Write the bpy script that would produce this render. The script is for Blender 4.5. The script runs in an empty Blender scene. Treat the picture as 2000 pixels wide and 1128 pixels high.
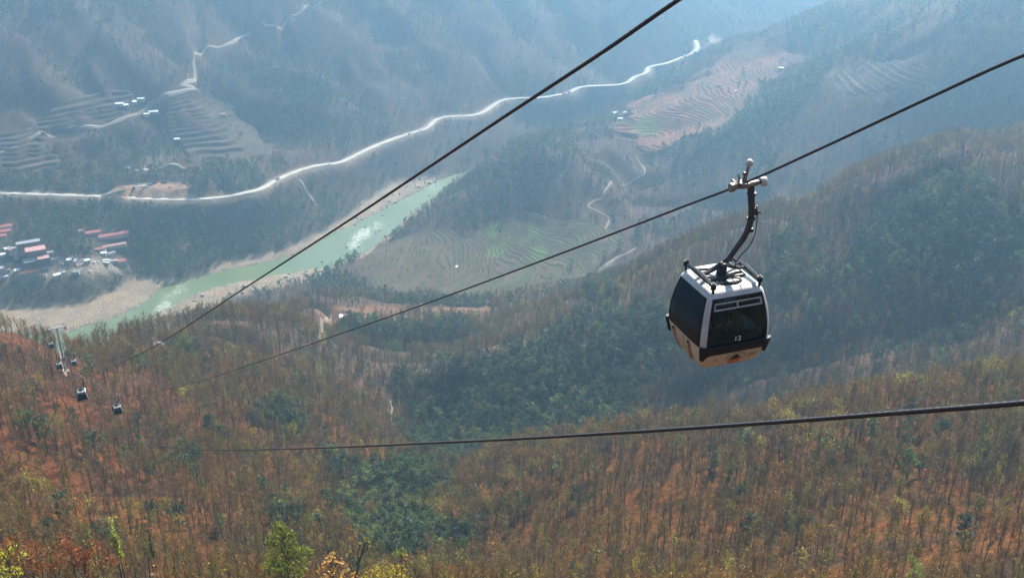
import bpy, bmesh, math, random
import numpy as np
from mathutils import Vector, Matrix, Euler

# ------------------------------------------------------------------ camera, world, sun, exposure
SC = bpy.context.scene
COL = SC.collection
CAM_Z, PITCH, FPX = 600.0, math.radians(26.5), 2144.0
cam_data = bpy.data.cameras.new('camera')
cam_data.sensor_width = 36.0
cam_data.lens = 36.0 * FPX / 2000.0
cam_data.clip_start = 0.5
cam_data.clip_end = 30000.0
cam = bpy.data.objects.new('camera', cam_data)
COL.objects.link(cam)
cam.location = (0, 0, CAM_Z)
cam.rotation_euler = (math.pi / 2 - PITCH, 0, 0)
SC.camera = cam

SUN_EL, SUN_AZ = math.radians(43), math.radians(20)          # azimuth clockwise from +Y, towards +X
world = bpy.data.worlds.new('World')
SC.world = world
world.use_nodes = True
wn = world.node_tree
sky = wn.nodes.new('ShaderNodeTexSky')
sky.sky_type = 'NISHITA'
sky.sun_disc = False
sky.sun_elevation = SUN_EL
sky.sun_rotation = SUN_AZ
sky.air_density = 1.0
sky.dust_density = 1.5
wn.links.new(sky.outputs[0], wn.nodes['Background'].inputs[0])
wn.nodes['Background'].inputs[1].default_value = 0.055
sun_d = bpy.data.lights.new('sun', 'SUN')
sun_d.energy = 5.0
sun_d.angle = math.radians(0.5)
sun_d.color = (1.0, 0.93, 0.84)
sun = bpy.data.objects.new('sun', sun_d)
COL.objects.link(sun)
to_sun = Vector((math.sin(SUN_AZ) * math.cos(SUN_EL), math.cos(SUN_AZ) * math.cos(SUN_EL), math.sin(SUN_EL)))
sun.rotation_euler = to_sun.to_track_quat('Z', 'Y').to_euler()
sun.location = (0, 0, 900)
SC.view_settings.view_transform = 'Standard'
SC.view_settings.look = 'None'
SC.view_settings.exposure = 1.72
SC.view_settings.gamma = 1.0
SC.view_settings.use_curve_mapping = False
SC.render.engine = 'CYCLES'
SC.cycles.use_denoising = True
SC.cycles.volume_bounces = 1
SC.cycles.max_bounces = 6
SC.cycles.transparent_max_bounces = 12

HAZE_DENSITY = 0.00037
rng = np.random.default_rng(7)
random.seed(7)

# ------------------------------------------------------------------ small helpers
def tag(o, label=None, cat=None, group=None, kind=None):
    if label: o['label'] = label
    if cat: o['category'] = cat
    if group: o['group'] = group
    if kind: o['kind'] = kind
    return o

def link(name, mesh, parent=None, loc=None):
    o = bpy.data.objects.new(name, mesh)
    COL.objects.link(o)
    if parent is not None: o.parent = parent
    if loc is not None: o.location = loc
    return o

def empty(name, loc=(0, 0, 0), rotz=0.0):
    o = bpy.data.objects.new(name, None)
    o.empty_display_size = 1.0
    COL.objects.link(o)
    o.location = loc
    o.rotation_euler = (0, 0, rotz)
    return o

def copy_tree(o, parent=None):
    c = o.copy()
    COL.objects.link(c)
    if parent is not None:
        c.parent = parent
    for ch in list(o.children):
        copy_tree(ch, c)
    return c

def np_mesh(name, verts, faces, mats=(), midx=None, smooth=False):
    """faces: (n,3) or (n,4) int array"""
    me = bpy.data.meshes.new(name)
    verts = np.asarray(verts, np.float32); faces = np.asarray(faces, np.int32)
    k = faces.shape[1]
    me.vertices.add(len(verts)); me.vertices.foreach_set('co', verts.ravel())
    me.loops.add(faces.size); me.loops.foreach_set('vertex_index', faces.ravel())
    me.polygons.add(len(faces))
    me.polygons.foreach_set('loop_start', np.arange(0, faces.size, k, dtype=np.int32))
    me.polygons.foreach_set('loop_total', np.full(len(faces), k, np.int32))
    for m in mats: me.materials.append(m)
    if midx is not None: me.polygons.foreach_set('material_index', np.asarray(midx, np.int32))
    if smooth: me.polygons.foreach_set('use_smooth', np.ones(len(faces), bool))
    me.update(calc_edges=True)
    return me

# view rays of the survey photograph, used to measure where things stand in the valley
cT, sT = math.cos(PITCH), math.sin(PITCH)
def ray(px, py):
    a = (px - 1000.0) / FPX; b = (564.0 - py) / FPX
    return np.array([a, cT + b * sT, -sT + b * cT])
def PZ(px, py, z):                 # point of the line of sight at height z
    d = ray(px, py); t = (z - CAM_Z) / d[2]
    return np.array([d[0] * t, d[1] * t, z])
def PD(px, py, D):                 # point at horizontal distance D
    d = ray(px, py); t = D / math.hypot(d[0], d[1])
    return np.array([d[0] * t, d[1] * t, CAM_Z + d[2] * t])
def PW(px, D, z):                # plan direction of a column, at distance D and height z
    d = ray(px, 620); h = math.hypot(d[0], d[1])
    return np.array([d[0] * D / h, d[1] * D / h, z])
def PT(px, py, t):                 # point at camera depth t
    d = ray(px, py)
    return np.array([d[0] * t, d[1] * t, CAM_Z + d[2] * t])
def to_px(x, y, z):
    zz = z - CAM_Z
    dep = y * cT - zz * sT
    return 1000 + FPX * x / dep, 564 - FPX * (y * sT + zz * cT) / dep, dep

# value noise
_perm = rng.random((256, 256))
def vnoise(x, y, seed=0):
    x = np.asarray(x, float) + seed * 17.31; y = np.asarray(y, float) + seed * 9.17
    xi = np.floor(x).astype(int); yi = np.floor(y).astype(int)
    fx = x - xi; fy = y - yi
    fx = fx * fx * (3 - 2 * fx); fy = fy * fy * (3 - 2 * fy)
    a = _perm[xi & 255, yi & 255]; b = _perm[(xi + 1) & 255, yi & 255]
    c = _perm[xi & 255, (yi + 1) & 255]; d = _perm[(xi + 1) & 255, (yi + 1) & 255]
    return (a * (1 - fx) + b * fx) * (1 - fy) + (c * (1 - fx) + d * fx) * fy
def fbm(x, y, seed=0, n=4):
    s = 0; a = 0.5; t = 0
    for i in range(n):
        s = s + a * vnoise(x * 2 ** i, y * 2 ** i, seed + i); t += a; a *= 0.5
    return s / t
def sstep(a, b, x):
    t = np.clip((x - a) / (b - a), 0, 1)
    return t * t * (3 - 2 * t)

# ------------------------------------------------------------------ the lie of the land
W = lambda x, y, z: np.array([x, y, z], float)
CTRL = [
 # left spur (lift tower spur)
 PD(0,1000,310), PD(0,800,400), PD(0,700,470), PD(0,632,560), PD(110,712,500), PD(130,683,560), PD(240,652,600),
 PD(300,1000,320), PD(200,860,395), PD(300,780,460), PD(350,630,640), PD(300,690,560), PD(500,614,730), PD(620,642,760),
 PW(-200,800,110), PW(0,800,120), PW(150,800,130), PW(300,810,135), PW(450,880,120), PW(0,970,45), PW(200,970,50), PW(400,1000,45), PW(-250,620,230),
 PD(500,750,530), PD(450,880,430), PD(500,1000,350), PD(620,800,530), PD(620,950,420), PD(640,700,650),
 PD(0,1128,200), PD(300,1128,215), PD(550,1128,260), PD(650,1050,330),
 # ravine
 PD(770,1128,330), PD(760,1000,440), PD(880,915,545), PD(790,830,640), PD(765,700,750),
 # foreground right hill
 PD(950,1128,290), PD(1200,1128,265), PD(1400,1128,250), PD(1700,1128,240), PD(2000,1128,228),
 PD(1000,960,400), PD(1200,960,350), PD(1500,960,330), PD(1800,960,310), PD(2000,960,305),
 PD(1000,890,465), PD(1200,872,425), PD(1400,842,415), PD(1600,812,415), PD(1800,775,430), PD(2000,742,455),
 # hidden ravine branch behind the right hill
 PD(1100,890,570), PD(1300,862,585), PD(1500,835,595), PD(1800,790,605), PD(2000,755,600),
 # middle hillside, facing us
 PD(1050,780,635), PD(1250,740,645), PD(1500,750,632), PD(1800,720,640), PD(2000,690,640),
 PD(900,720,680), PD(1100,640,720), PD(1300,620,690), PD(1600,600,680), PD(1900,560,700),
 PD(1180,565,830), PD(1300,500,800), PD(1500,440,790), PD(1650,385,790), PD(1800,320,810), PD(2000,250,850),
 PD(1000,610,880), PD(850,640,850), PD(720,620,880), PD(600,590,930), PD(560,610,860),
 # valley behind the middle ridge
 PD(1300,520,1000), PD(1500,470,1000), PD(1750,390,1010), PD(2000,300,1040),
 PZ(1180,530,62), PZ(1070,560,50), PZ(1240,490,78),
 # terraced bowl
 PZ(700,505,22), PZ(800,560,38), PZ(800,480,32), PZ(1000,540,52), PZ(1000,450,62), PZ(1150,500,64), PZ(1180,430,78), PZ(930,430,52),
 # wooded knoll behind it
 PZ(760,450,16), PZ(860,400,50), PZ(860,368,48), PZ(1000,400,82), PZ(1000,310,112), PZ(1120,330,118), PZ(1120,400,92), PZ(930,330,82), PZ(900,344,70),
 PZ(1200,380,84), PZ(1250,310,92),
 # terraced spur, upper right
 PZ(1210,235,96), PZ(1300,260,106), PZ(1430,230,140), PZ(1350,165,126), PZ(1450,115,140), PZ(1550,130,172), PZ(1550,50,180), PZ(1640,5,205),
 PZ(1100,265,92), PZ(1400,330,110),
 PZ(1600,300,150), PZ(1800,250,200), PZ(1950,260,215), PZ(1700,120,235), PZ(1900,60,300), PZ(2000,180,260), PZ(1500,360,118),
 # river line
 PZ(60,620,0), PZ(300,590,0), PZ(500,520,0), PZ(690,465,0), PZ(850,362,0), PZ(1050,262,0), PZ(1250,175,0), PZ(1410,95,0), PZ(1450,55,0),
 PZ(620,420,14), PZ(690,380,18), PZ(760,340,20), PZ(820,310,24), PZ(900,280,26), PZ(1000,245,28), PZ(550,440,22), PZ(400,470,24), PZ(640,370,30), PZ(700,345,30), PZ(500,470,14),
 # road bench
 PZ(0,377,71), PZ(200,383,66), PZ(370,389,65), PZ(460,380,67), PZ(540,350,61), PZ(620,322,54), PZ(690,305,49), PZ(780,268,46), PZ(860,230,46),
 PZ(980,195,48), PZ(1110,180,50), PZ(1240,148,54), PZ(1320,118,57), PZ(1358,95,58),
 PZ(270,368,74),
 # village terrace
 PZ(20,530,30), PZ(110,525,30), PZ(230,515,30), PZ(100,460,42), PZ(230,455,42), PZ(0,560,18), PZ(150,565,14), PZ(280,540,12), PZ(350,500,25), PZ(450,450,40), PZ(600,400,40),
 # far mountain, left
 PD(200,300,1560), PD(380,175,1690), PD(0,290,1570), PD(200,200,1650), PD(350,290,1590), PD(520,270,1650), PD(0,0,1850), PD(300,0,1880), PD(600,0,1930), PD(600,150,1760),
 PD(450,130,1790), PD(900,100,1900), PD(800,0,1990), PD(1000,0,2090), PD(1200,60,2180), PD(1250,0,2290),
 # beyond the bend
 PD(1350,20,2500), W(560,2900,60), W(850,2850,60), W(700,3300,330), W(1100,3300,420), W(400,3100,360), W(100,2700,430), W(1300,2700,420),
 W(-600,2300,430), W(-1400,2100,430), W(-1500,1500,240), W(-200,2500,460), W(0,3400,640), W(-1500,3000,680), W(900,4200,700), W(-2500,2200,640), W(2500,3500,690),
 # beyond the frame
 W(900,1900,330), W(1300,1500,340), W(1100,1000,330), W(1500,2300,450), W(900,500,420), W(700,200,470), W(2000,1000,520), W(2200,0,640),
 W(-500,300,330), W(-600,600,230), W(-900,900,30), W(-1100,1100,5), W(-1700,700,0), W(-1200,300,250), W(-2400,400,150),
 W(-400,0,480), W(0,0,555), W(0,80,512), W(-60,130,480), W(120,130,474), W(400,60,500), W(0,-600,690), W(-1500,-600,560), W(1500,-800,720), W(0,-2500,740), W(-3500,0,600), W(-3500,3000,700), W(3500,0,740), W(0,5500,740), W(-3000,5500,740), W(3500,5500,740), W(-3500,-3500,740), W(3500,-3500,740),
]
CTRL = np.array(CTRL)
def _phi(r2):
    return np.where(r2 > 1e-12, 0.5 * r2 * np.log(np.maximum(r2, 1e-12)), 0.0)
_cx = CTRL[:, :2] / 1000.0
_n = len(_cx)
_K = _phi(((_cx[:, None] - _cx[None]) ** 2).sum(-1)) + np.eye(_n) * 2e-4
_A = np.zeros((_n + 3, _n + 3)); _A[:_n, :_n] = _K; _A[:_n, _n] = 1; _A[:_n, _n+1:] = _cx
_A[_n, :_n] = 1; _A[_n+1:, :_n] = _cx.T
_w = np.linalg.solve(_A, np.concatenate([CTRL[:, 2], np.zeros(3)]))
def tps(x, y):
    out = np.empty(x.shape)
    xf = x.ravel() / 1000.0; yf = y.ravel() / 1000.0; of = out.ravel()
    for i in range(0, len(xf), 40000):
        a = xf[i:i+40000, None]; b = yf[i:i+40000, None]
        r2 = (a - _cx[:, 0]) ** 2 + (b - _cx[:, 1]) ** 2
        of[i:i+40000] = _phi(r2) @ _w[:_n] + _w[_n] + xf[i:i+40000] * _w[_n+1] + yf[i:i+40000] * _w[_n+2]
    return of.reshape(x.shape)

def seg_dist(x, y, pts):
    """distance to a polyline and the parameter (index+fraction) of the nearest spot"""
    best = np.full(x.shape, 1e18); par = np.zeros(x.shape)
    for i in range(len(pts) - 1):
        ax, ay = pts[i][:2]; bx, by = pts[i+1][:2]
        dx, dy = bx - ax, by - ay
        t = np.clip(((x - ax) * dx + (y - ay) * dy) / (dx * dx + dy * dy + 1e-9), 0, 1)
        d = (x - ax - t * dx) ** 2 + (y - ay - t * dy) ** 2
        m = d < best
        best = np.where(m, d, best); par = np.where(m, i + t, par)
    return np.sqrt(best), par
def inside(x, y, poly):
    c = np.zeros(x.shape, bool)
    n = len(poly)
    for i in range(n):
        x0, y0 = poly[i][:2]; x1, y1 = poly[(i+1) % n][:2]
        if y0 == y1: continue
        m = ((y0 > y) != (y1 > y)) & (x < (x1 - x0) * (y - y0) / (y1 - y0) + x0)
        c ^= m
    return c
def sdist(x, y, poly):             # negative inside
    d, _ = seg_dist(x, y, list(poly) + [poly[0]])
    return np.where(inside(x, y, poly), -d, d)
def smooth_line(pts, n=6):
    """Catmull-Rom through the points"""
    p = [np.array(q, float) for q in pts]
    p = [2 * p[0] - p[1]] + p + [2 * p[-1] - p[-2]]
    out = []
    for i in range(1, len(p) - 2):
        for k in range(n):
            t = k / n
            out.append(0.5 * ((2 * p[i]) + (-p[i-1] + p[i+1]) * t + (2*p[i-1] - 5*p[i] + 4*p[i+1] - p[i+2]) * t*t + (-p[i-1] + 3*p[i] - 3*p[i+1] + p[i+2]) * t**3))
    out.append(p[-2])
    return out

# river: water outline (both banks) and gravel outline, all on the level of the river
WATER = [PZ(*q, 0) for q in [(-900,700),(-300,665),(0,655),(130,650),(240,615),(285,590),(318,562),(352,551),(400,540),(450,526),(520,513),(570,501),(610,482),(650,456),(690,440),(722,424),(756,405),(792,388),(828,370),(862,350),
    (960,316),(1100,256),(1230,196),(1340,142),(1392,112),(1412,96),(1422,84),(1480,74),(1600,66),
    (1600,90),(1480,96),(1440,106),(1400,128),(1350,158),(1240,208),(1110,262),(985,320),(880,372),(850,388),(800,420),(765,450),(735,476),(700,500),(655,520),(600,527),(545,536),(480,547),(430,558),(385,572),(332,598),(245,645),(100,705),(-300,730),(-900,780)]]
GRAVEL = [PZ(*q, 1) for q in [(-900,640),(-400,625),(-60,602),(60,600),(140,597),(190,585),(235,566),(262,545),(285,541),(318,556),(400,536),(450,512),(500,505),(560,490),(620,462),(660,440),(700,410),(735,385),(770,360),(815,352),(870,346),
    (880,372),(800,430),(760,468),(720,505),(680,512),(610,548),(520,565),(440,585),(380,620),(300,660),(60,720),(-400,740),(-900,790)]]
FARBAR = [PZ(*q, 1) for q in [(1372,82),(1392,70),(1412,82),(1422,98),(1435,104),(1420,112),(1398,100)]]

ROAD = smooth_line([PZ(*q) for q in [(-400,372,74),(-150,376,72),(0,377,71),(100,380,69),(200,383,66),(290,388,65),(370,389,65),(430,385,65),(480,376,67),(512,367,65),(540,351,61),(580,334,57),(620,323,54),(660,318,51),(690,305,49),(730,286,47),(780,267,46),
    (820,255,46),(836,248,46),(850,235,46),(872,228,46),(930,224,47),(960,208,47),(980,196,48),(1010,192,48),(1060,190,49),(1085,186,50),(1110,181,50),(1128,172,51),(1150,168,51),(1200,166,52),(1225,161,53),(1240,150,54),(1262,142,54),(1268,131,55),(1300,124,56),(1330,113,57),(1352,104,58),(1362,92,60),(1358,78,60)]], 5)
SPUR_ROAD = smooth_line([PZ(*q) for q in [(198,382,66.6),(222,374,70),(250,367,73),(285,362,74.3)]], 5)
LOT = [PZ(*q, 74) for q in [(215,374),(240,362),(270,358),(320,354),(352,356),(374,363),(365,368),(330,371),(290,373),(250,372),(225,378)]]

def far_gullies(x, y):
    """spurs and ravines down the mountain across the river"""
    line_d, _ = seg_dist(x, y, ROAD)
    beyond = sstep(0, 1, (y - np.interp(x, [p[0] for p in ROAD[:-12]], [p[1] for p in ROAD[:-12]])) / 260.0)
    u = (155 * x + 233 * y) / 280.0 + 60 * (fbm(x / 260, y / 260, 3, 3) - .5)
    v = (233 * x - 155 * y) / 280.0
    r = 0
    for lam, amp, s in ((150, 1.0, 0), (63, .35, 5)):
        ph = u / lam + 1.1 * vnoise(v / 330, u / 500, 11 + s) + .5 * fbm(x / 120, y / 120, 15 + s, 3)
        t = np.abs((ph - np.floor(ph)) * 2 - 1)
        r = r + amp * (sstep(0, 1, 1 - t) - .5)
    return beyond * r * 17 * sstep(5600, 4000, np.hypot(x, y))

def height_raw(x, y):
    z = tps(x, y)
    D = np.hypot(x, y)
    z = z + far_gullies(x, y)
    rough = sstep(150, 900, D) * sstep(26, 90, z)
    z = z + (fbm(x / 170, y / 170, 21, 4) - .5) * (9 + 8 * sstep(420, 640, D) + 6 * rough * sstep(700, 1300, D))
    z = z + (fbm(x / 34, y / 34, 31, 3) - .5) * (3.5 + 4 * rough)
    rr = np.abs(fbm(x / 120, y / 120, 41, 2) - .5) * 2
    z = z - (1 - sstep(0, .2, rr)) * (6 + 8 * sstep(480, 640, D)) * sstep(220, 420, D) * sstep(40, 90, z)
    return z

AZ_IN = np.radians(np.linspace(-33, 33, 700))
AZ_L = np.radians(np.linspace(-180, -33, 74))[:-1]
AZ_R = np.radians(np.linspace(33, 180, 74))[1:]
AZ = np.concatenate([AZ_L, AZ_IN, AZ_R])
RAD = np.concatenate([np.linspace(0.5, 60, 14)[:-1], np.geomspace(60, 3100, 640), np.geomspace(3100, 9500, 34)[1:]])
A2, R2 = np.meshgrid(AZ, RAD)
GX, GY = np.sin(A2) * R2, np.cos(A2) * R2
GZ = height_raw(GX, GY)

near = (np.abs(A2) < math.radians(60)) & (R2 > 600) & (R2 < 3300)
nx, ny, nz = GX[near], GY[near], GZ[near]
w_sd = sdist(nx, ny, WATER); g_sd = sdist(nx, ny, GRAVEL); f_sd = sdist(nx, ny, FARBAR)
bar = np.minimum(g_sd, f_sd)
z1 = np.maximum(nz, 2.0 + np.maximum(bar, 0) * .04)
k = sstep(0, 110, np.minimum(bar, w_sd))
nz = z1 * k + (1 - k) * np.minimum(z1, 2.5 + np.maximum(np.minimum(bar, w_sd), 0) * .5)
gr = 1.0 + 1.2 * fbm(nx / 22, ny / 22, 51, 3) + .8 * vnoise(nx / 5, ny / 5, 52)
nz = np.where(bar < 0, np.minimum(gr, 0.4 + np.maximum(w_sd, 0) * .16 + vnoise(nx / 4, ny / 4, 55) * .8), nz)
nz = np.where(w_sd < 2, np.minimum(nz, 0.5 + w_sd * .35), nz)
nz = np.where(w_sd < -1, -2.0, nz)
# road bench
rd, rp = seg_dist(nx, ny, ROAD)
rz = np.interp(rp, np.arange(len(ROAD)), [p[2] for p in ROAD])
kb = 1 - sstep(5.5, 26, rd)
nz = nz * (1 - kb) + (rz - .25) * kb
sd2, sp2 = seg_dist(nx, ny, SPUR_ROAD)
sz = np.interp(sp2, np.arange(len(SPUR_ROAD)), [p[2] for p in SPUR_ROAD])
kb = (1 - sstep(4.5, 16, sd2)) * sstep(4, 9, rd)
nz = nz * (1 - kb) + (sz - .25) * kb
l_sd = sdist(nx, ny, LOT)
kb = 1 - sstep(2, 18, l_sd)
kb = kb * sstep(5, 12, rd)
nz = nz * (1 - kb) + 73.6 * kb
GZ[near] = nz
NEAR_SD = dict(w=w_sd, bar=bar, road=rd, lot=l_sd, spur=sd2)

_laz0 = AZ[0]
def ground(x, y):
    """height of the ground sheet at x, y (bilinear on the sheet's own grid)"""
    x = np.asarray(x, float); y = np.asarray(y, float)
    a = np.arctan2(x, y); r = np.hypot(x, y)
    i = np.clip(np.searchsorted(AZ, a) - 1, 0, len(AZ) - 2)
    j = np.clip(np.searchsorted(RAD, r) - 1, 0, len(RAD) - 2)
    fa = np.clip((a - AZ[i]) / (AZ[i+1] - AZ[i]), 0, 1); fr = np.clip((r - RAD[j]) / (RAD[j+1] - RAD[j]), 0, 1)
    return (GZ[j, i] * (1 - fa) + GZ[j, i+1] * fa) * (1 - fr) + (GZ[j+1, i] * (1 - fa) + GZ[j+1, i+1] * fa) * fr

def hit(px, py, lift=0.0, start=90.0):
    """where the line of sight meets the ground"""
    d = ray(px, py); h = math.hypot(d[0], d[1])
    D = np.arange(start, 5200, 2.0)
    t = D / h
    zz = CAM_Z + d[2] * t
    g = ground(d[0] * t, d[1] * t) + lift
    m = np.nonzero(zz <= g)[0]
    k = m[0] if len(m) else len(D) - 1
    return np.array([d[0] * t[k], d[1] * t[k], g[k] - lift])

# ------------------------------------------------------------------ materials
def new_mat(name):
    m = bpy.data.materials.new(name); m.use_nodes = True
    nt = m.node_tree
    return m, nt, nt.nodes['Principled BSDF']
def N(nt, typ, **kw):
    n = nt.nodes.new(typ)
    for k, v in kw.items():
        if k == 'inp':
            for a, b in v.items(): n.inputs[a].default_value = b
        else: setattr(n, k, v)
    return n
def ramp(nt, fac, stops):
    r = nt.nodes.new('ShaderNodeValToRGB')
    while len(r.color_ramp.elements) < len(stops): r.color_ramp.elements.new(.5)
    for e, (p, c) in zip(r.color_ramp.elements, stops):
        e.position = p; e.color = (*c, 1) if len(c) == 3 else c
    nt.links.new(fac, r.inputs[0])
    return r.outputs[0]
def mix(nt, fac, a, b, mode='MIX'):
    n = nt.nodes.new('ShaderNodeMix'); n.data_type = 'RGBA'; n.blend_type = mode
    for sock, v in ((n.inputs[0], fac), (n.inputs[6], a), (n.inputs[7], b)):
        if hasattr(v, 'is_output') or hasattr(v, 'links'): nt.links.new(v, sock)
        elif isinstance(v, (int, float)): sock.default_value = v
        else: sock.default_value = (*v, 1)
    return n.outputs[2]
def noise(nt, scale, detail=4, rough=.6, coord='obj', vec=None):
    n = nt.nodes.new('ShaderNodeTexNoise'); n.inputs['Scale'].default_value = scale
    n.inputs['Detail'].default_value = detail; n.inputs['Roughness'].default_value = rough
    if vec is not None: nt.links.new(vec, n.inputs[0])
    else:
        tc = nt.nodes.new('ShaderNodeTexCoord'); nt.links.new(tc.outputs['Object'], n.inputs[0])
    return n.outputs[0]
def bump(nt, bs, h, dist, strength=1.0):
    b = nt.nodes.new('ShaderNodeBump'); b.inputs['Distance'].default_value = dist; b.inputs['Strength'].default_value = strength
    nt.links.new(h, b.inputs['Height']); nt.links.new(b.outputs[0], bs.inputs['Normal'])
def mat_plain(name, col, rough=.6, metal=0.0, var=.25, scale=3.0, bmp=0.0, spec=.5):
    m, nt, bs = new_mat(name)
    f = noise(nt, scale, 5)
    c = ramp(nt, f, [(.3, tuple(x * (1 - var) for x in col)), (.7, tuple(min(1, x * (1 + var)) for x in col))])
    nt.links.new(c, bs.inputs['Base Color'])
    bs.inputs['Roughness'].default_value = rough; bs.inputs['Metallic'].default_value = metal
    bs.inputs['Specular IOR Level'].default_value = spec
    if bmp: bump(nt, bs, f, bmp)
    return m

def mat_ground():
    m, nt, bs = new_mat('slope_earth')
    at = N(nt, 'ShaderNodeAttribute', attribute_name='albedo')
    f1 = noise(nt, .055, 6, .65); f2 = noise(nt, .45, 6, .75); f3 = noise(nt, 1.9, 4, .7)
    c = mix(nt, 1.0, at.outputs['Color'], ramp(nt, f2, [(.32, (.35, .35, .4)), (.5, (.85, .83, .82)), (.68, (2.0, 1.8, 1.6))]), 'MULTIPLY')
    c = mix(nt, 1.0, c, ramp(nt, f1, [(.3, (.75, .8, .85)), (.7, (1.2, 1.12, 1.05))]), 'MULTIPLY')
    c = mix(nt, 1.0, c, ramp(nt, f3, [(.35, (.7, .7, .72)), (.7, (1.25, 1.2, 1.15))]), 'MULTIPLY')
    nt.links.new(c, bs.inputs['Base Color'])
    bs.inputs['Roughness'].default_value = .95; bs.inputs['Specular IOR Level'].default_value = .1
    bump(nt, bs, f2, 1.6)
    return m
M = {}
M['ground'] = mat_ground()

def leafy(name, base=None, transl=.45, rough=.6, var=(.38, 1.75)):
    """leaf or twig stuff whose tone comes from the plant it belongs to (tint)"""
    m = bpy.data.materials.new(name); m.use_nodes = True
    nt = m.node_tree; nt.nodes.remove(nt.nodes['Principled BSDF']); out = nt.nodes['Material Output']
    if base == 'mix':
        at = N(nt, 'ShaderNodeAttribute', attribute_name='tint', attribute_type='INSTANCER')
        col = mix(nt, .5, at.outputs['Color'], (.060, .036, .013))
    elif base is None:
        at = N(nt, 'ShaderNodeAttribute', attribute_name='tint', attribute_type='INSTANCER'); col = at.outputs['Color']
    else:
        rgb = N(nt, 'ShaderNodeRGB'); rgb.outputs[0].default_value = (*base, 1); col = rgb.outputs[0]
    geo = N(nt, 'ShaderNodeNewGeometry')
    c = mix(nt, 1.0, col, ramp(nt, geo.outputs['Random Per Island'], [(0, (var[0],) * 3), (1, (var[1], var[1] * .95, var[1] * .8))]), 'MULTIPLY')
    d = N(nt, 'ShaderNodeBsdfPrincipled', inp={'Roughness': rough, 'Specular IOR Level': .25}); t = N(nt, 'ShaderNodeBsdfTranslucent')
    nt.links.new(c, d.inputs[0]); nt.links.new(c, t.inputs[0])
    ms = N(nt, 'ShaderNodeMixShader', inp={0: transl})
    nt.links.new(d.outputs[0], ms.inputs[1]); nt.links.new(t.outputs[0], ms.inputs[2]); nt.links.new(ms.outputs[0], out.inputs[0])
    return m
M['leaf'] = leafy('leaves')
M['twig'] = leafy('twigs', 'mix', .2, .8)
m, nt, bs = new_mat('bark')
oi = N(nt, 'ShaderNodeObjectInfo')
c = ramp(nt, oi.outputs['Random'], [(0, (.016, .011, .007)), (.7, (.05, .034, .02)), (1, (.24, .19, .14))])
nt.links.new(mix(nt, 1.0, c, ramp(nt, noise(nt, 2.5), [(.3, (.7, .7, .7)), (.7, (1.25, 1.25, 1.2))]), 'MULTIPLY'), bs.inputs[0])
bs.inputs['Roughness'].default_value = .9
M['bark'] = m
M['road'] = mat_plain('pale_road_dust', (.38, .34, .28), .9, var=.16, scale=.12, bmp=.05)
M['track'] = mat_plain('dirt_track', (.22, .175, .125), .95, var=.25, scale=.2, bmp=.05)
M['path'] = mat_plain('red_dirt_path', (.20, .14, .095), .95, var=.25, scale=.3)
M['rock'] = mat_plain('river_rock', (.32, .30, .26), .85, var=.35, scale=.8, bmp=.2)

# ------------------------------------------------------------------ haze
def build_haze():
    x0, x1, y0, y1, z0, z1 = -9800, 9800, -9800, 9800, -8.0, 860.0
    V = [(x0,y0,z0),(x1,y0,z0),(x1,y1,z0),(x0,y1,z0),(x0,y0,z1),(x1,y0,z1),(x1,y1,z1),(x0,y1,z1)]
    F = [(0,3,2,1),(4,5,6,7),(0,1,5,4),(1,2,6,5),(2,3,7,6),(3,0,4,7)]
    me = bpy.data.meshes.new('haze'); me.from_pydata(V, [], F)
    m = bpy.data.materials.new('haze_air'); m.use_nodes = True
    nt = m.node_tree; nt.nodes.remove(nt.nodes['Principled BSDF'])
    pv = nt.nodes.new('ShaderNodeVolumePrincipled')
    pv.inputs['Color'].default_value = (.43, .735, 1.0, 1)
    pv.inputs['Density'].default_value = HAZE_DENSITY
    pv.inputs['Anisotropy'].default_value = .78
    nt.links.new(pv.outputs[0], nt.nodes['Material Output'].inputs['Volume'])
    me.materials.append(m)
    tag(link('haze', me), kind='stuff')
build_haze()

# ------------------------------------------------------------------ the ground sheet
def poly_hits(pts): return [hit(*p) for p in pts]
TERRACES = {   # outlines of the terraced fields, walked on the ground
 'bowl': poly_hits([(690,520),(740,480),(800,462),(880,455),(925,470),(930,440),(1010,432),(1100,432),(1160,440),(1215,450),(1225,475),(1180,500),(1170,530),(1090,550),(1010,570),(930,580),(850,572),(790,580),(740,565)]),
 'spur': poly_hits([(1225,205),(1270,190),(1330,172),(1370,140),(1400,118),(1450,100),(1530,92),(1570,120),(1530,140),(1480,170),(1450,215),(1410,250),(1340,268),(1310,295),(1270,300),(1240,270),(1200,262),(1190,250),(1235,240)]),
 'farm': poly_hits([(330,205),(390,195),(450,215),(500,265),(540,290),(500,318),(430,320),(380,312),(345,285),(320,245)]),
 'slope': poly_hits([(110,215),(190,185),(260,190),(270,215),(220,235),(120,262),(60,268),(70,240)]),
 'east': poly_hits([(1640,130),(1740,120),(1830,145),(1850,170),(1760,195),(1660,190),(1620,165)]),
 'lower': poly_hits([(0,262),(60,250),(110,275),(100,300),(140,330),(60,345),(0,330)]),
}
VILLAGE = poly_hits([(-40,550),(60,548),(180,538),(245,525),(262,512),(240,502),(150,508),(90,512),(50,520),(-40,525)])
RED_FIELD = poly_hits([(605,610),(640,600),(700,598),(790,600),(870,600),(960,598),(955,622),(880,625),(800,622),(720,630),(660,640),(620,640)])
GREENS = []
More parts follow.
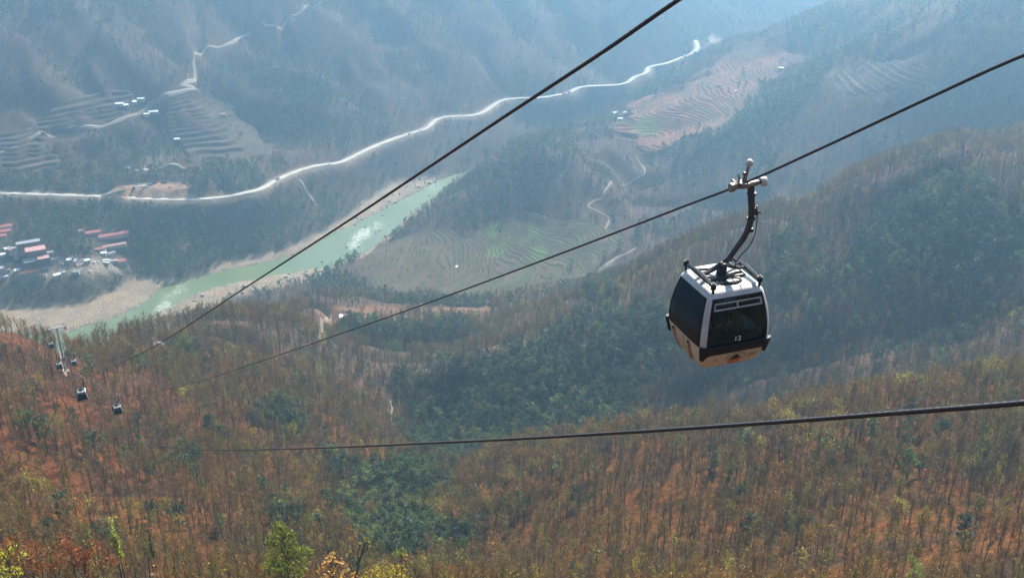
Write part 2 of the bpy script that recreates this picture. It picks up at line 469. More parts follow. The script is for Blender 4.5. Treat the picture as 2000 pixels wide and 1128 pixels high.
for px, py, r, s in [(900,830,48,1),(1000,790,52,1),(1100,740,48,1),(1150,690,34,.9),(880,895,30,1),(820,930,22,.9),(770,980,30,1),(765,1060,26,1),(735,1010,16,.8),(835,770,25,.7),(1180,780,30,.8),
    (1850,450,45,1),(1760,480,36,1),(1950,560,45,.8),(1700,560,45,.7),(1800,600,50,.7),(1640,640,40,.6),(1250,650,25,.8),(1230,720,30,.7),(1500,700,30,.4),(1850,520,40,.7),(1560,520,30,.5),
    (545,830,11,1),(548,800,9,1),(640,1000,7,1),(600,1040,6,1),(345,700,14,.6),(400,850,8,.8),(1155,970,6,1),(1590,1110,5,1),(900,1075,6,.8),(650,560,30,.8),(760,560,30,.6),(830,600,22,.7),(940,600,25,.7),(1150,610,22,.5),
    (700,660,20,.8),(860,650,26,.7),(780,680,22,.8),(100,575,70,.8),(300,480,90,.75),(50,420,80,.7),(200,420,90,.75),(450,430,90,.55),(500,560,30,.3),(330,630,16,.5),(640,440,60,.5),(1050,280,70,.35),
    (1350,220,10,.2),(1440,260,60,.8),(1500,210,60,.8),(1320,330,60,.6),(1600,60,60,.6),(1650,100,60,.7),(1280,170,60,.7),(1900,250,40,.4),(1180,560,20,.8),(620,200,60,.5),(520,180,70,.6),(700,260,60,.4),(250,300,60,.5)]:
    p = hit(px, py); GREENS.append((p[0], p[1], r, s * (.24 if px > 1380 and py > 520 else 1)))
def greenness(x, y):
    g = np.zeros(np.shape(x))
    wx = x + 14 * (fbm(x / 30, y / 30, 61, 3) - .5) * 2; wy = y + 14 * (fbm(x / 30, y / 30, 71, 3) - .5) * 2
    for bx, by, r, s in GREENS:
        d = np.sqrt(((wx - bx) / r) ** 2 + ((wy - by) / (r * 1.25)) ** 2)
        g = np.maximum(g, s * sstep(1.25, .65, d))
    return g

def ground_colour(x, y, z):
    D = np.hypot(x, y)
    n1 = fbm(x / 70, y / 70, 81, 4); n2 = fbm(x / 18, y / 18, 91, 4)
    nr = sstep(760, 470, D)
    def c(*v): return np.array(v)
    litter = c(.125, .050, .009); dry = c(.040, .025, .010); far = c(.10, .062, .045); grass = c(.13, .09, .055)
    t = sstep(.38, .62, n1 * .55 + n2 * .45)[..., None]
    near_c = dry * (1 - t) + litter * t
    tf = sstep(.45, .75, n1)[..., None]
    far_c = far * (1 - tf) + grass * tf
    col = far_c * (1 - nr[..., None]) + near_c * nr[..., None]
    left = sstep(-100, -190, x) * sstep(620, 480, D)
    col = col * (1 - left[..., None] * .5) + c(.11, .030, .010) * left[..., None] * .5
    g = greenness(x, y)[..., None]
    col = col * (1 - .6 * g) + c(.06, .07, .035) * .6 * g
    return col
def put(col, mask, rgb):
    mask = np.asarray(mask, float)[..., None]
    return col * (1 - mask) + np.array(rgb) * mask

def build_ground():
    n = len(AZ)
    jj, ii = np.meshgrid(np.arange(len(RAD)-1), np.arange(n-1), indexing='ij')
    F = np.stack([jj*n+ii, (jj+1)*n+ii, (jj+1)*n+ii+1, jj*n+ii+1], -1).reshape(-1, 4)[:, ::-1]
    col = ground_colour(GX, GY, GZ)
    cn = col[near]
    x, y = GX[near], GY[near]
    bn = fbm(x / 14, y / 14, 101, 4)
    grav = np.array([.30, .235, .16]) * (.72 + .6 * bn[:, None])
    m = (1 - sstep(-1, 4 + 6 * bn, NEAR_SD['bar']))[:, None]
    cn = cn * (1 - m) + grav * m
    cn = put(cn, (1 - sstep(0, 3, NEAR_SD['w'])) , (.16, .17, .13))
    cn = put(cn, (1 - sstep(5, 11 + 6 * bn, NEAR_SD['road'])) * .7, (.34, .27, .20))
    cn = put(cn, (1 - sstep(3, 8, NEAR_SD['spur'])) * .7, (.40, .31, .22))
    cn = put(cn, (1 - sstep(0, 3, NEAR_SD['lot'])), (.36, .23, .14))
    v = sdist(x, y, VILLAGE); cn = put(cn, (1 - sstep(0, 4, v)) * (.6 + .5 * bn), (.34, .29, .22))
    v = sdist(x, y, RED_FIELD); cn = put(cn, np.clip((1 - sstep(-8, 5, v + 14 * (bn - .5))), 0, 1) * .85, (.21, .115, .065))
    col[near] = cn
    for k, poly in TERRACES.items():
        box = (GX > min(p[0] for p in poly) - 5) & (GX < max(p[0] for p in poly) + 5) & (GY > min(p[1] for p in poly) - 5) & (GY < max(p[1] for p in poly) + 5)
        sd = sdist(GX[box], GY[box], poly)
        zz = GZ[box]; GZd[box] = np.where(sd < -3, 3.5, GZd[box])
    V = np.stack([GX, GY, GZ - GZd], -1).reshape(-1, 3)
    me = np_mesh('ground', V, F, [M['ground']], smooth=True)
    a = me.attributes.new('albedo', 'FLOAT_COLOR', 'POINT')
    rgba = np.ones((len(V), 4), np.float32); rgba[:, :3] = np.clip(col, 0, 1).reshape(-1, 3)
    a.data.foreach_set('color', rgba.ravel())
    tag(link('ground', me), 'brown wooded valley ground dropping from the near slopes to the river', kind='structure')
GZd = np.zeros(GZ.shape)
build_ground()

# ------------------------------------------------------------------ terraced fields: stepped earth benches
def terrace(name, key, label, step, fields, wob, sp=1.7):
    poly = TERRACES[key]
    xs = np.arange(min(p[0] for p in poly) - 2, max(p[0] for p in poly) + 2, sp)
    ys = np.arange(min(p[1] for p in poly) - 2, max(p[1] for p in poly) + 2, sp)
    X, Y = np.meshgrid(xs, ys)
    # fields follow the slope of the land, smoothed, with the wander of hand-dug contours
    zs = sum(ground(X + dx, Y + dy) for dx in (-22, 0, 22) for dy in (-22, 0, 22)) / 9.0
    h = zs + wob * (fbm(X / 55, Y / 55, 111, 3) - .5) + .45 * step * (vnoise(X / 12, Y / 12, 115) - .5)
    h = h + 1.6 * step * fbm(h / (step * 3.5), X / 90, 119, 2)
    q = np.floor(h / step); f = h / step - q
    Z = (q + sstep(.72, .98, f)) * step + (zs - h) * .4 + 1.2
    sd = sdist(X, Y, poly) + 30 * (fbm(X / 30, Y / 30, 117, 3) - .5) - 5
    Z = np.where(sd > -6, Z * (1 - sstep(-6, 0, sd)) + (ground(X, Y) - 1.5) * sstep(-6, 0, sd), Z)
    keep = sd < 2
    idx = np.arange(X.size).reshape(X.shape)
    Fq = np.stack([idx[:-1, :-1], idx[:-1, 1:], idx[1:, 1:], idx[1:, :-1]], -1)
    kf = keep[:-1, :-1] & keep[:-1, 1:] & keep[1:, 1:] & keep[1:, :-1]
    Fq = Fq[kf]
    used = np.unique(Fq); remap = np.zeros(X.size, int); remap[used] = np.arange(len(used))
    V = np.stack([X, Y, Z], -1).reshape(-1, 3)[used]
    # crop of each bench
    cell = q * 7.3 + np.floor(X / 40 + 3 * vnoise(X / 60, Y / 60, 7)) * 3.1
    r = (np.sin(cell * 12.9898) * 43758.5453) % 1.0
    fr = (fbm(X / 60, Y / 60, 121, 3))
    pal = np.array(fields)
    ci = np.clip((r * .5 + fr * .9 - .2) * len(pal), 0, len(pal) - 1).astype(int)
    col = pal[ci]
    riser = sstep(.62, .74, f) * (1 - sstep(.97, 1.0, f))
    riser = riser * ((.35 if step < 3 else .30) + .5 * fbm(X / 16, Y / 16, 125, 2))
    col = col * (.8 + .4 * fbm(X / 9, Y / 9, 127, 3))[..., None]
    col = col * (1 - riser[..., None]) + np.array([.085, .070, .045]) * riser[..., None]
    if key == 'bowl':
        for gx, gy, rr in [(970,495,13),(1055,490,15),(990,475,9),(1040,450,9),(965,450,12),(1090,503,6),(1020,470,6)]:
            p = hit(gx, gy); dd = np.hypot(X - p[0], (Y - p[1]) / 1.7)
            mk = ((.75) * sstep(rr, rr * .6, dd + 8 * (vnoise(X / 14, Y / 14, 9) - .5)) * (1 - riser))[..., None]
            col = col * (1 - mk) + np.array([.12, .20, .045]) * mk
    if key == 'spur':
        p = hit(1262, 250); dd = np.hypot(X - p[0], (Y - p[1]) / 1.5)
        mk = (sstep(24, 12, dd) * (1 - riser))[..., None]
        col = col * (1 - mk) + np.array([.15, .18, .06]) * mk
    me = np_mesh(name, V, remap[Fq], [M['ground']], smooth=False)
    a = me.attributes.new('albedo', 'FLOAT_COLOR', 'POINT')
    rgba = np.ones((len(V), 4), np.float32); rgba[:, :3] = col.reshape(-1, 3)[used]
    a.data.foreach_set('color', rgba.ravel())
    tag(link(name, me), label, kind='structure')
brown = [(.095,.075,.042),(.115,.085,.05),(.09,.085,.038),(.125,.092,.055),(.095,.105,.04),(.08,.068,.04)]
red = [(.22,.105,.065),(.175,.095,.06),(.24,.115,.07),(.19,.105,.062),(.14,.10,.055),(.11,.10,.045)]
pale = [(.095,.075,.05),(.115,.085,.055),(.08,.068,.045),(.13,.095,.065)]
terrace('terraced_field', 'bowl', 'pale brown stepped terraces with bright green plots in the valley bowl', 1.3, brown, 8, 1.15)
terrace('terraced_field', 'spur', 'reddish ploughed terraces on the spur below the distant river bend', 1.9, red, 8, 1.35)
terrace('terraced_field', 'farm', 'faint terraces below the bend of the hillside track', 5.0, pale, 9, 1.8)
terrace('terraced_field', 'slope', 'faint terraces left of the white roofed farmhouses', 5.0, pale, 8, 1.8)
terrace('terraced_field', 'east', 'hazy terraces high on the right hand mountainside', 5.0, pale, 8, 1.8)
terrace('terraced_field', 'lower', 'dark terraces at the left edge under the hillside track', 4.5, pale, 8, 1.6)

# ------------------------------------------------------------------ roads, tracks and footpaths
def ribbon(name, line, width, mat, label, drape=None, thick=.35, wvar=.0):
    P = np.array([p[:3] for p in line], float)
    s = np.concatenate([[0], np.cumsum(np.linalg.norm(np.diff(P[:, :2], axis=0), axis=1))])
    st = np.arange(0, s[-1], min(4.0, max(1.2, width)))
    P = np.stack([np.interp(st, s, P[:, k]) for k in range(3)], 1)
    T = np.gradient(P[:, :2], axis=0); T /= np.linalg.norm(T, axis=1)[:, None] + 1e-9
    Nn = np.stack([-T[:, 1], T[:, 0]], 1)
    rows = []
    offs = [-.5, -.5, -.17, .17, .5, .5]
    wv = width * (1 + wvar * (vnoise(st / 18, st * 0, 5) - .5) * 2)
    for k, o in enumerate(offs):
        xy = P[:, :2] + Nn * (wv * o)[:, None]
        z = P[:, 2].copy() if drape is None else ground(xy[:, 0], xy[:, 1]) + drape
        if k in (0, 5): z = z - thick
        rows.append(np.concatenate([xy, z[:, None]], 1))
    n = len(P); V = np.concatenate(rows)
    F = [(k*n+i, k*n+i+1, (k+1)*n+i+1, (k+1)*n+i) for k in range(5) for i in range(n-1)]
    me = np_mesh(name, V, np.array(F), [mat], smooth=False)
    return tag(link(name, me), label, kind='structure')
ribbon('road', ROAD, 8.5, M['road'], 'pale dusty valley road winding above the far river bank', wvar=.14, thick=1.0)
ribbon('road', SPUR_ROAD, 7.5, M['track'], 'short ramp road up to the orange dirt car park', thick=1.0)
TRAILS = []
def trail(name, px, width, mat, label, drape=.45, wvar=.3):
    line = smooth_line([hit(*p) for p in px], 6)
    TRAILS.append((line, width))
    ribbon(name, line, width, mat, label, drape=drape, thick=.8, wvar=wvar)
trail('track', [(-120,296),(0,282),(40,278),(100,268),(170,251),(230,238),(270,225),(292,208),(315,196),(345,186),(384,175)], 5.5, M['track'], 'hillside dirt track climbing past the white farmhouses')
trail('track', [(384,175),(376,171),(354,169),(366,163),(380,158),(381,145),(377,125),(379,107)], 5.5, M['track'], 'hairpin of the hillside track on the spur crest')
trail('track', [(379,107),(400,100),(432,94),(455,83),(472,73),(492,66)], 4.5, M['track'], 'hillside track running right from the spur crest')
trail('track', [(512,44),(520,52),(545,57),(560,42),(590,24),(615,12),(650,-6)], 4.5, M['track'], 'faint high track leaving the top edge')
trail('track', [(0,300),(20,294),(38,282)], 4, M['track'], 'short track joining at the left edge')
trail('track', [(248,328),(275,333),(310,330),(350,328),(365,332)], 6, M['track'], 'bare dirt strip above the car park')
trail('footpath', [(1178,462),(1186,440),(1188,425),(1165,414),(1148,405),(1160,396),(1176,391),(1182,374),(1205,366),(1232,358),(1256,346),(1258,330),(1246,314),(1238,300)], 2.4, M['path'], 'reddish footpath zigzagging between the terraces and the spur')
trail('footpath', [(646,616),(636,630),(629,643),(626,664)], 2.4, M['path'], 'footpath running down from the red clearing')
trail('footpath', [(118,688),(121,700),(124,714),(128,728)], 1.6, M['path'], 'straight worn path down the lift line')
trail('gully', [(762,782),(766,800),(764,815),(769,832)], 1.3, M['track'], 'pale rocky stream gully in the ravine')
trail('gully', [(585,352),(597,372),(612,392),(622,408)], 5, M['track'], 'pale landslip scar below the road')
trail('gully', [(1242,486),(1222,498),(1200,508),(1178,525),(1150,540),(1120,548),(1080,560),(1052,566)], 7, M['track'], 'pale dry stream bed right of the terraces', wvar=.9)

# ------------------------------------------------------------------ river
def build_water():
    xs = [w[0] for w in WATER]; ys = [w[1] for w in WATER]
    X, Y = np.meshgrid(np.arange(min(xs) - 12, max(xs) + 12, 4.0), np.arange(min(ys) - 12, max(ys) + 12, 5.0))
    sd = sdist(X, Y, WATER)
    idx = np.arange(X.size).reshape(X.shape); keep = sd < 6
    kf = keep[:-1, :-1] & keep[:-1, 1:] & keep[1:, 1:] & keep[1:, :-1]
    Fq = np.stack([idx[:-1, :-1], idx[:-1, 1:], idx[1:, 1:], idx[1:, :-1]], -1)[kf]
    used = np.unique(Fq); remap = np.zeros(X.size, int); remap[used] = np.arange(len(used))
    x, y = X.ravel()[used], Y.ravel()[used]
    foam = np.zeros(len(x))
    for px, py, rx, s in [(332,580,14,.7),(318,600,14,1),(350,566,14,.8),(372,552,14,.6),(700,462,14,1),(712,455,16,1),(690,478,12,1),(735,440,14,.8),(745,425,12,.5),(800,385,25,.6),(845,360,25,.7),(770,400,18,.4),(395,548,14,.5)]:
        p = PZ(px, py, 0); foam = np.maximum(foam, s * sstep(1.3, .3, np.sqrt(((x - p[0]) / rx) ** 2 + ((y - p[1]) / (rx * 1.9)) ** 2)))
    zz = foam * .6 * vnoise(x / 4, y / 4, 131)
    me = np_mesh('river', np.stack([x, y, zz], 1), remap[Fq], smooth=True)
    a = me.attributes.new('foam', 'FLOAT', 'POINT'); a.data.foreach_set('value', foam.astype(np.float32))
    m, nt, bs = new_mat('green_river_water')
    at = N(nt, 'ShaderNodeAttribute', attribute_name='foam')
    nz_ = noise(nt, .22, 8, .8); nb = noise(nt, .9, 4)
    th = N(nt, 'ShaderNodeMath', operation='MULTIPLY_ADD', inp={1: .25, 2: -.12}); nt.links.new(at.outputs['Fac'], th.inputs[0])
    ad = N(nt, 'ShaderNodeMath', operation='ADD'); nt.links.new(th.outputs[0], ad.inputs[0]); nt.links.new(nz_, ad.inputs[1])
    fm = ramp(nt, ad.outputs[0], [(.56, (0, 0, 0)), (.74, (1, 1, 1))])
    body = ramp(nt, noise(nt, .02, 3), [(.3, (.085, .115, .035)), (.7, (.125, .15, .05))])
    nt.links.new(mix(nt, fm, body, (.55, .55, .48)), bs.inputs['Base Color'])
    nt.links.new(ramp(nt, fm, [(0, (.3,) * 3), (1, (.8,) * 3)]), bs.inputs['Roughness'])
    bump(nt, bs, nb, .25)
    me.materials.append(m)
    tag(link('river', me), 'green river with white rapids winding through the valley', kind='structure')
build_water()

# ------------------------------------------------------------------ trees: prototypes
class Geo:
    def __init__(s): s.v = []; s.f = []; s.m = []; s.n = 0
    def add(s, V, F, m):
        s.v.append(np.asarray(V, float).reshape(-1, 3)); F = np.asarray(F, int)
        s.f.append(F + s.n); s.m.append(np.full(len(F), m)); s.n += len(s.v[-1])
    def tube(s, pts, rad, k, m):
        pts = np.asarray(pts, float); n = len(pts)
        T = np.gradient(pts, axis=0); T /= np.linalg.norm(T, axis=1)[:, None] + 1e-9
        ref = np.array([1., 0, 0]) if abs(T[0][0]) < .8 else np.array([0, 1., 0])
        U = np.cross(T, ref); U /= np.linalg.norm(U, axis=1)[:, None] + 1e-9
        Vv = np.cross(T, U)
        a = np.arange(k) * 2 * np.pi / k
        R = np.broadcast_to(np.asarray(rad, float), (n,))
        ring = pts[:, None] + (U[:, None] * np.cos(a)[None, :, None] + Vv[:, None] * np.sin(a)[None, :, None]) * R[:, None, None]
        F = []
        for i in range(n - 1):
            for j in range(k):
                A, B, C, D = i*k+j, i*k+(j+1) % k, (i+1)*k+(j+1) % k, (i+1)*k+j
                F += [(A, B, C), (A, C, D)]
        s.add(ring.reshape(-1, 3), F, m)
    def leaves(s, P, size, m, up=.0, jit=.35):
        n = len(P)
        Nn = rng.normal(size=(n, 3)); Nn[:, 2] += up; Nn /= np.linalg.norm(Nn, axis=1)[:, None]
        A = np.cross(Nn, rng.normal(size=(n, 3))); A /= np.linalg.norm(A, axis=1)[:, None]
        B = np.cross(Nn, A)
        sz = size * (1 + jit * rng.normal(size=n)).clip(.4, 1.9)
        A *= sz[:, None] * .5; B *= sz[:, None] * .36
        V = np.stack([P - A, P + B * .9 - A * .1, P + A, P - B * .9 + A * .1], 1).reshape(-1, 3)
        i = np.arange(n) * 4
        F = np.concatenate([np.stack([i, i+1, i+2], 1), np.stack([i, i+2, i+3], 1)])
        s.add(V, F, m)
    def blades(s, P, Dr, w, m):
        n = len(P)
        S = np.cross(Dr, rng.normal(size=(n, 3))); S /= np.linalg.norm(S, axis=1)[:, None] + 1e-9
        V = np.stack([P - S * w / 2, P + S * w / 2, P + Dr], 1).reshape(-1, 3)
        i = np.arange(n) * 3
        s.add(V, np.stack([i, i+1, i+2], 1), m)
    def mesh(s, name, mats, smooth=False):
        V = np.concatenate(s.v); F = np.concatenate(s.f); mi = np.concatenate(s.m)
        return np_mesh(name, V, F, mats, mi, smooth)

def bare_parts(H, nb, ntw, nlf, leaf, tw=.05, rise=1.2, spread=1.0, cb=.38):
    """a slender leafless tree: returns trunk and crown geometry"""
    tr, cr = Geo(), Geo()
    lean = rng.normal(size=2) * .035
    zz = np.linspace(0, 1, 7)
    pts = np.stack([lean[0] * H * zz + .12 * np.sin(zz * 5 + rng.random() * 6), lean[1] * H * zz + .12 * np.sin(zz * 4 + rng.random() * 6), zz * H], 1)
    tr.tube(pts, .15 * (1 - .82 * zz) * H / 10, 5, 0)
    ends = []
    for b in range(nb):
        t = cb + (.97 - cb) * (b + rng.random()) / nb
        o = np.array([np.interp(t, zz, pts[:, k]) for k in range(3)])
        a = rng.random() * 2 * np.pi; L = (1 - .72 * (t - cb) / (1 - cb)) * H * .21 * (.6 + .8 * rng.random()) * spread
        dr = np.array([math.cos(a), math.sin(a), rise * (.6 + .8 * rng.random())]); dr /= np.linalg.norm(dr)
        p1 = o + dr * L * .5; p2 = p1 + (dr + np.array([0, 0, .45])) * L * .5
        cr.tube([o, p1, p2], [.05 * H / 10, .034 * H / 10, .012 * H / 10], 3, 0)
        ends += [(p1, dr), (p2, dr), ((o + p1) / 2, dr)]
    E = np.array([e[0] for e in ends]); Dd = np.array([e[1] for e in ends])
    i = rng.integers(0, len(E), ntw)
    Dr = Dd[i] * .6 + rng.normal(size=(ntw, 3)) * .45 + np.array([0, 0, .55])
    Dr *= (.5 + 1.0 * rng.random((ntw, 1))) * H / 10
    P = E[i] + rng.normal(size=(ntw, 3)) * .12
    cr.blades(P, Dr, tw, 1)
    if nlf:
        k = rng.integers(0, ntw, nlf)
        cr.leaves(P[k] + Dr[k] * rng.random((nlf, 1)) + rng.normal(size=(nlf, 3)) * .15, leaf, 2, .5)
    return tr, cr
def green_parts(H, n, leaf, wide=1.0, clumps=9, low=.25):
    tr, cr = Geo(), Geo()
    zz = np.linspace(0, 1, 5)
    pts = np.stack([.2 * np.sin(zz * 3), .2 * np.cos(zz * 2.5), zz * H * .8], 1)
    tr.tube(pts, .22 * (1 - .8 * zz) * H / 10, 5, 0)
    for c in range(clumps):
        t = low + (1 - low) * (c + rng.random()) / clumps
        R = H * .24 * wide * math.sin(math.pi * min(.93, max(.22, (t - low) / (1 - low) * .75 + .22)))
        a = rng.random() * 2 * np.pi; rr = R * (.35 + .6 * rng.random())
        ctr = np.array([math.cos(a) * rr, math.sin(a) * rr, t * H * .93])
        tr.tube([[0, 0, max(.1, t * H * .6)], ctr * .6 + np.array([0, 0, t * H * .3]), ctr], [.07 * H / 10, .05 * H / 10, .02 * H / 10], 3, 0)
        k = n // clumps
        q = rng.normal(size=(k, 3)); q /= np.linalg.norm(q, axis=1)[:, None]
        q *= (rng.random((k, 1)) ** .45) * H * .125 * (.7 + .6 * rng.random())
        q[:, 2] *= .75
        cr.leaves(ctr + q, leaf, 2, .7)
    return tr, cr
TM = [M['bark'], M['twig'], M['leaf']]
BARE = [bare_parts(10, 17, 210, nl, .27, .06, 1.1, 1.25) for nl in (8, 30, 55, 90)] + [bare_parts(10, 19, 210, 150, .32, .06, 1.0, 1.4)] + [bare_parts(10, 14, 140, 10, .27, .06, 1.5, .95, .45)]
GREENT = [green_parts(10, 460, .62, w, c) for w, c in ((1.3, 11), (1.7, 13), (1.0, 9))]
BAREF = [bare_parts(10, 7, 60, nl, .5, .10, 1.1, 1.15, .3) for nl in (6, 24, 44)]
GREENF = [green_parts(10, 110, 1.15, w, 7) for w in (1.0, 1.3)]
def shrub_parts(n, leaf, h=1.2):
    tr, cr = Geo(), Geo()
    P = rng.normal(size=(14, 3)) * .25; P[:, 2] = 0
    Dr = rng.normal(size=(14, 3)) * .5 + np.array([0, 0, 1.1]); Dr *= h * .8
    cr.blades(P, Dr, .07, 1)
    q = rng.normal(size=(n, 3)) * np.array([.7, .7, .35]) + np.array([0, 0, h * .5]); q[:, 2] = np.abs(q[:, 2])
    cr.leaves(q, leaf, 2, .4)
    return tr, cr
SHRUB = [shrub_parts(26, .34), shrub_parts(14, .42, 1.8), shrub_parts(34, .28, .8)]

def joined(tr, cr):
    g = Geo()
    for s in (tr, cr):
        for V, F, mm in zip(s.v, s.f, s.m): pass
    g.v = tr.v + cr.v; g.f = list(tr.f) + [f + tr.n for f in cr.f]; g.m = tr.m + cr.m; g.n = tr.n + cr.n
    return g
PROTO = bpy.data.collections.new('tree_models')
def proto_obj(name, g, k):
    o = bpy.data.objects.new(name, joined(*g).mesh(name, TM))
    PROTO.objects.link(o); return o
KINDS = []
for lst, nm in ((BARE, 'a'), (GREENT, 'b'), (BAREF, 'c'), (GREENF, 'd'), (SHRUB, 'e')):
    KINDS.append(len(lst))
    for i, g in enumerate(lst): proto_obj('m%s%02d' % (nm, i), g, i)
OFF = np.concatenate([[0], np.cumsum(KINDS)])

def scatter(name, P, rot, scl, idx, tint, label):
    me = bpy.data.meshes.new(name)
    me.vertices.add(len(P)); me.vertices.foreach_set('co', P.astype(np.float32).ravel())
    for nm, ty, arr, key in (('rot', 'FLOAT_VECTOR', rot, 'vector'), ('scl', 'FLOAT_VECTOR', scl, 'vector'), ('idx', 'INT', idx, 'value'), ('tint', 'FLOAT_COLOR', tint, 'color')):
        a = me.attributes.new(nm, ty, 'POINT'); a.data.foreach_set(key, np.ascontiguousarray(arr, np.int32 if ty == 'INT' else np.float32).ravel())
    o = link(name, me)
    ng = bpy.data.node_groups.get('plant_scatter')
    if ng is None:
        ng = bpy.data.node_groups.new('plant_scatter', 'GeometryNodeTree')
        ng.interface.new_socket('Geometry', in_out='INPUT', socket_type='NodeSocketGeometry')
        ng.interface.new_socket('Geometry', in_out='OUTPUT', socket_type='NodeSocketGeometry')
        gi = ng.nodes.new('NodeGroupInput'); go = ng.nodes.new('NodeGroupOutput')
        ci = ng.nodes.new('GeometryNodeCollectionInfo'); ci.inputs[0].default_value = PROTO
        ci.inputs['Separate Children'].default_value = True; ci.inputs['Reset Children'].default_value = True
        ip = ng.nodes.new('GeometryNodeInstanceOnPoints'); ip.inputs['Pick Instance'].default_value = True
        def att(nm, ty):
            a = ng.nodes.new('GeometryNodeInputNamedAttribute'); a.data_type = ty; a.inputs[0].default_value = nm; return a.outputs[0]
        ng.links.new(gi.outputs[0], ip.inputs['Points']); ng.links.new(ci.outputs[0], ip.inputs['Instance'])
        ng.links.new(att('idx', 'INT'), ip.inputs['Instance Index'])
        er = ng.nodes.new('FunctionNodeEulerToRotation'); ng.links.new(att('rot', 'FLOAT_VECTOR'), er.inputs[0])
        ng.links.new(er.outputs[0], ip.inputs['Rotation']); ng.links.new(att('scl', 'FLOAT_VECTOR'), ip.inputs['Scale'])
        ng.links.new(ip.outputs[0], go.inputs[0])
    md = o.modifiers.new('plants', 'NODES'); md.node_group = ng
    return tag(o, label, kind='stuff')

# ------------------------------------------------------------------ where the trees stand
CLEAR = []      # (x, y, radius) kept free of trees: houses, towers, vehicles
def jgrid(x0, x1, y0, y1, s):
    X, Y = np.meshgrid(np.arange(x0, x1, s), np.arange(y0, y1, s))
    X = X + (rng.random(X.shape) - .5) * s * .95; Y = Y + (rng.random(Y.shape) - .5) * s * .95
    return X.ravel(), Y.ravel()
def stand_points(s, D0, D1, margin=400):
    x, y = jgrid(-D1 * .66, D1 * .66, 0, D1, s)
    D = np.hypot(x, y); m = (D > D0) & (D <= D1) & (np.abs(x) < y * .70 + 20)
    x, y, D = x[m], y[m], D[m]
    z = ground(x, y)
    px, py, dep = to_px(x, y, z + 8)
    m = (px > -margin) & (px < 2000 + margin) & (py < 1450) & (py > -180)
    x, y, z, D = x[m], y[m], z[m], D[m]
    keep = np.ones(len(x), bool)
    for poly, r in [(GRAVEL, 3), (FARBAR, 0), (WATER, 5), (LOT, 6), (VILLAGE, 2), (RED_FIELD, 0)] + [(p, 0) for p in TERRACES.values()]:
        bx = [p[0] for p in poly]; by = [p[1] for p in poly]
        b = (x > min(bx) - 20) & (x < max(bx) + 20) & (y > min(by) - 20) & (y < max(by) + 20)
        if b.any():
            sd = sdist(x[b], y[b], poly)
            if any(poly is t for t in TERRACES.values()): sd = sd + 30 * (fbm(x[b] / 30, y[b] / 30, 117, 3) - .5) - 5
            sub = sd > r
            if poly is RED_FIELD: sub |= rng.random(b.sum()) < .12
            elif any(poly is t for t in TERRACES.values()): sub |= (rng.random(b.sum()) < .05 * (fbm(x[b] / 25, y[b] / 25, 133, 2) > .45) + .006)
            keep[np.nonzero(b)[0][~sub]] = False
    b = D > 1000
    rd, _ = seg_dist(x[b], y[b], ROAD); bb = np.nonzero(b)[0]; keep[bb[rd < 8.5]] = False
    rd, _ = seg_dist(x[b], y[b], SPUR_ROAD); keep[bb[rd < 7]] = False
    for (cx_, cy_, r_) in CLEAR:
        keep &= np.hypot(x - cx_, y - cy_) > r_
    # verges: no tall trees right below open roads, tracks and yards
    if D1 > 950:
        ux, uy = x / D, y / D
        for poly, r in ((VILLAGE, 0), (LOT, 0)):
            for sh in (6, 12, 18):
                keep &= sdist(x + ux * sh, y + uy * sh, poly) > r
        for line, w in [(ROAD, 9), (SPUR_ROAD, 8)] + TRAILS:
            lx = [p[0] for p in line]; ly = [p[1] for p in line]
            b = np.nonzero((x > min(lx) - 25) & (x < max(lx) + 25) & (y > min(ly) - 25) & (y < max(ly) + 25))[0]
            if len(b) == 0: continue
            for sh in (0, 6, 12):
                dd, _ = seg_dist(x[b] + ux[b] * sh, y[b] + uy[b] * sh, line)
                keep[b[dd < w * .5 + 2.2]] = False
    else:
        for line, w in TRAILS:
            dd, _ = seg_dist(x, y, line); keep &= dd > w * .5 + 1.5
    return x[keep], y[keep], z[keep], D[keep]

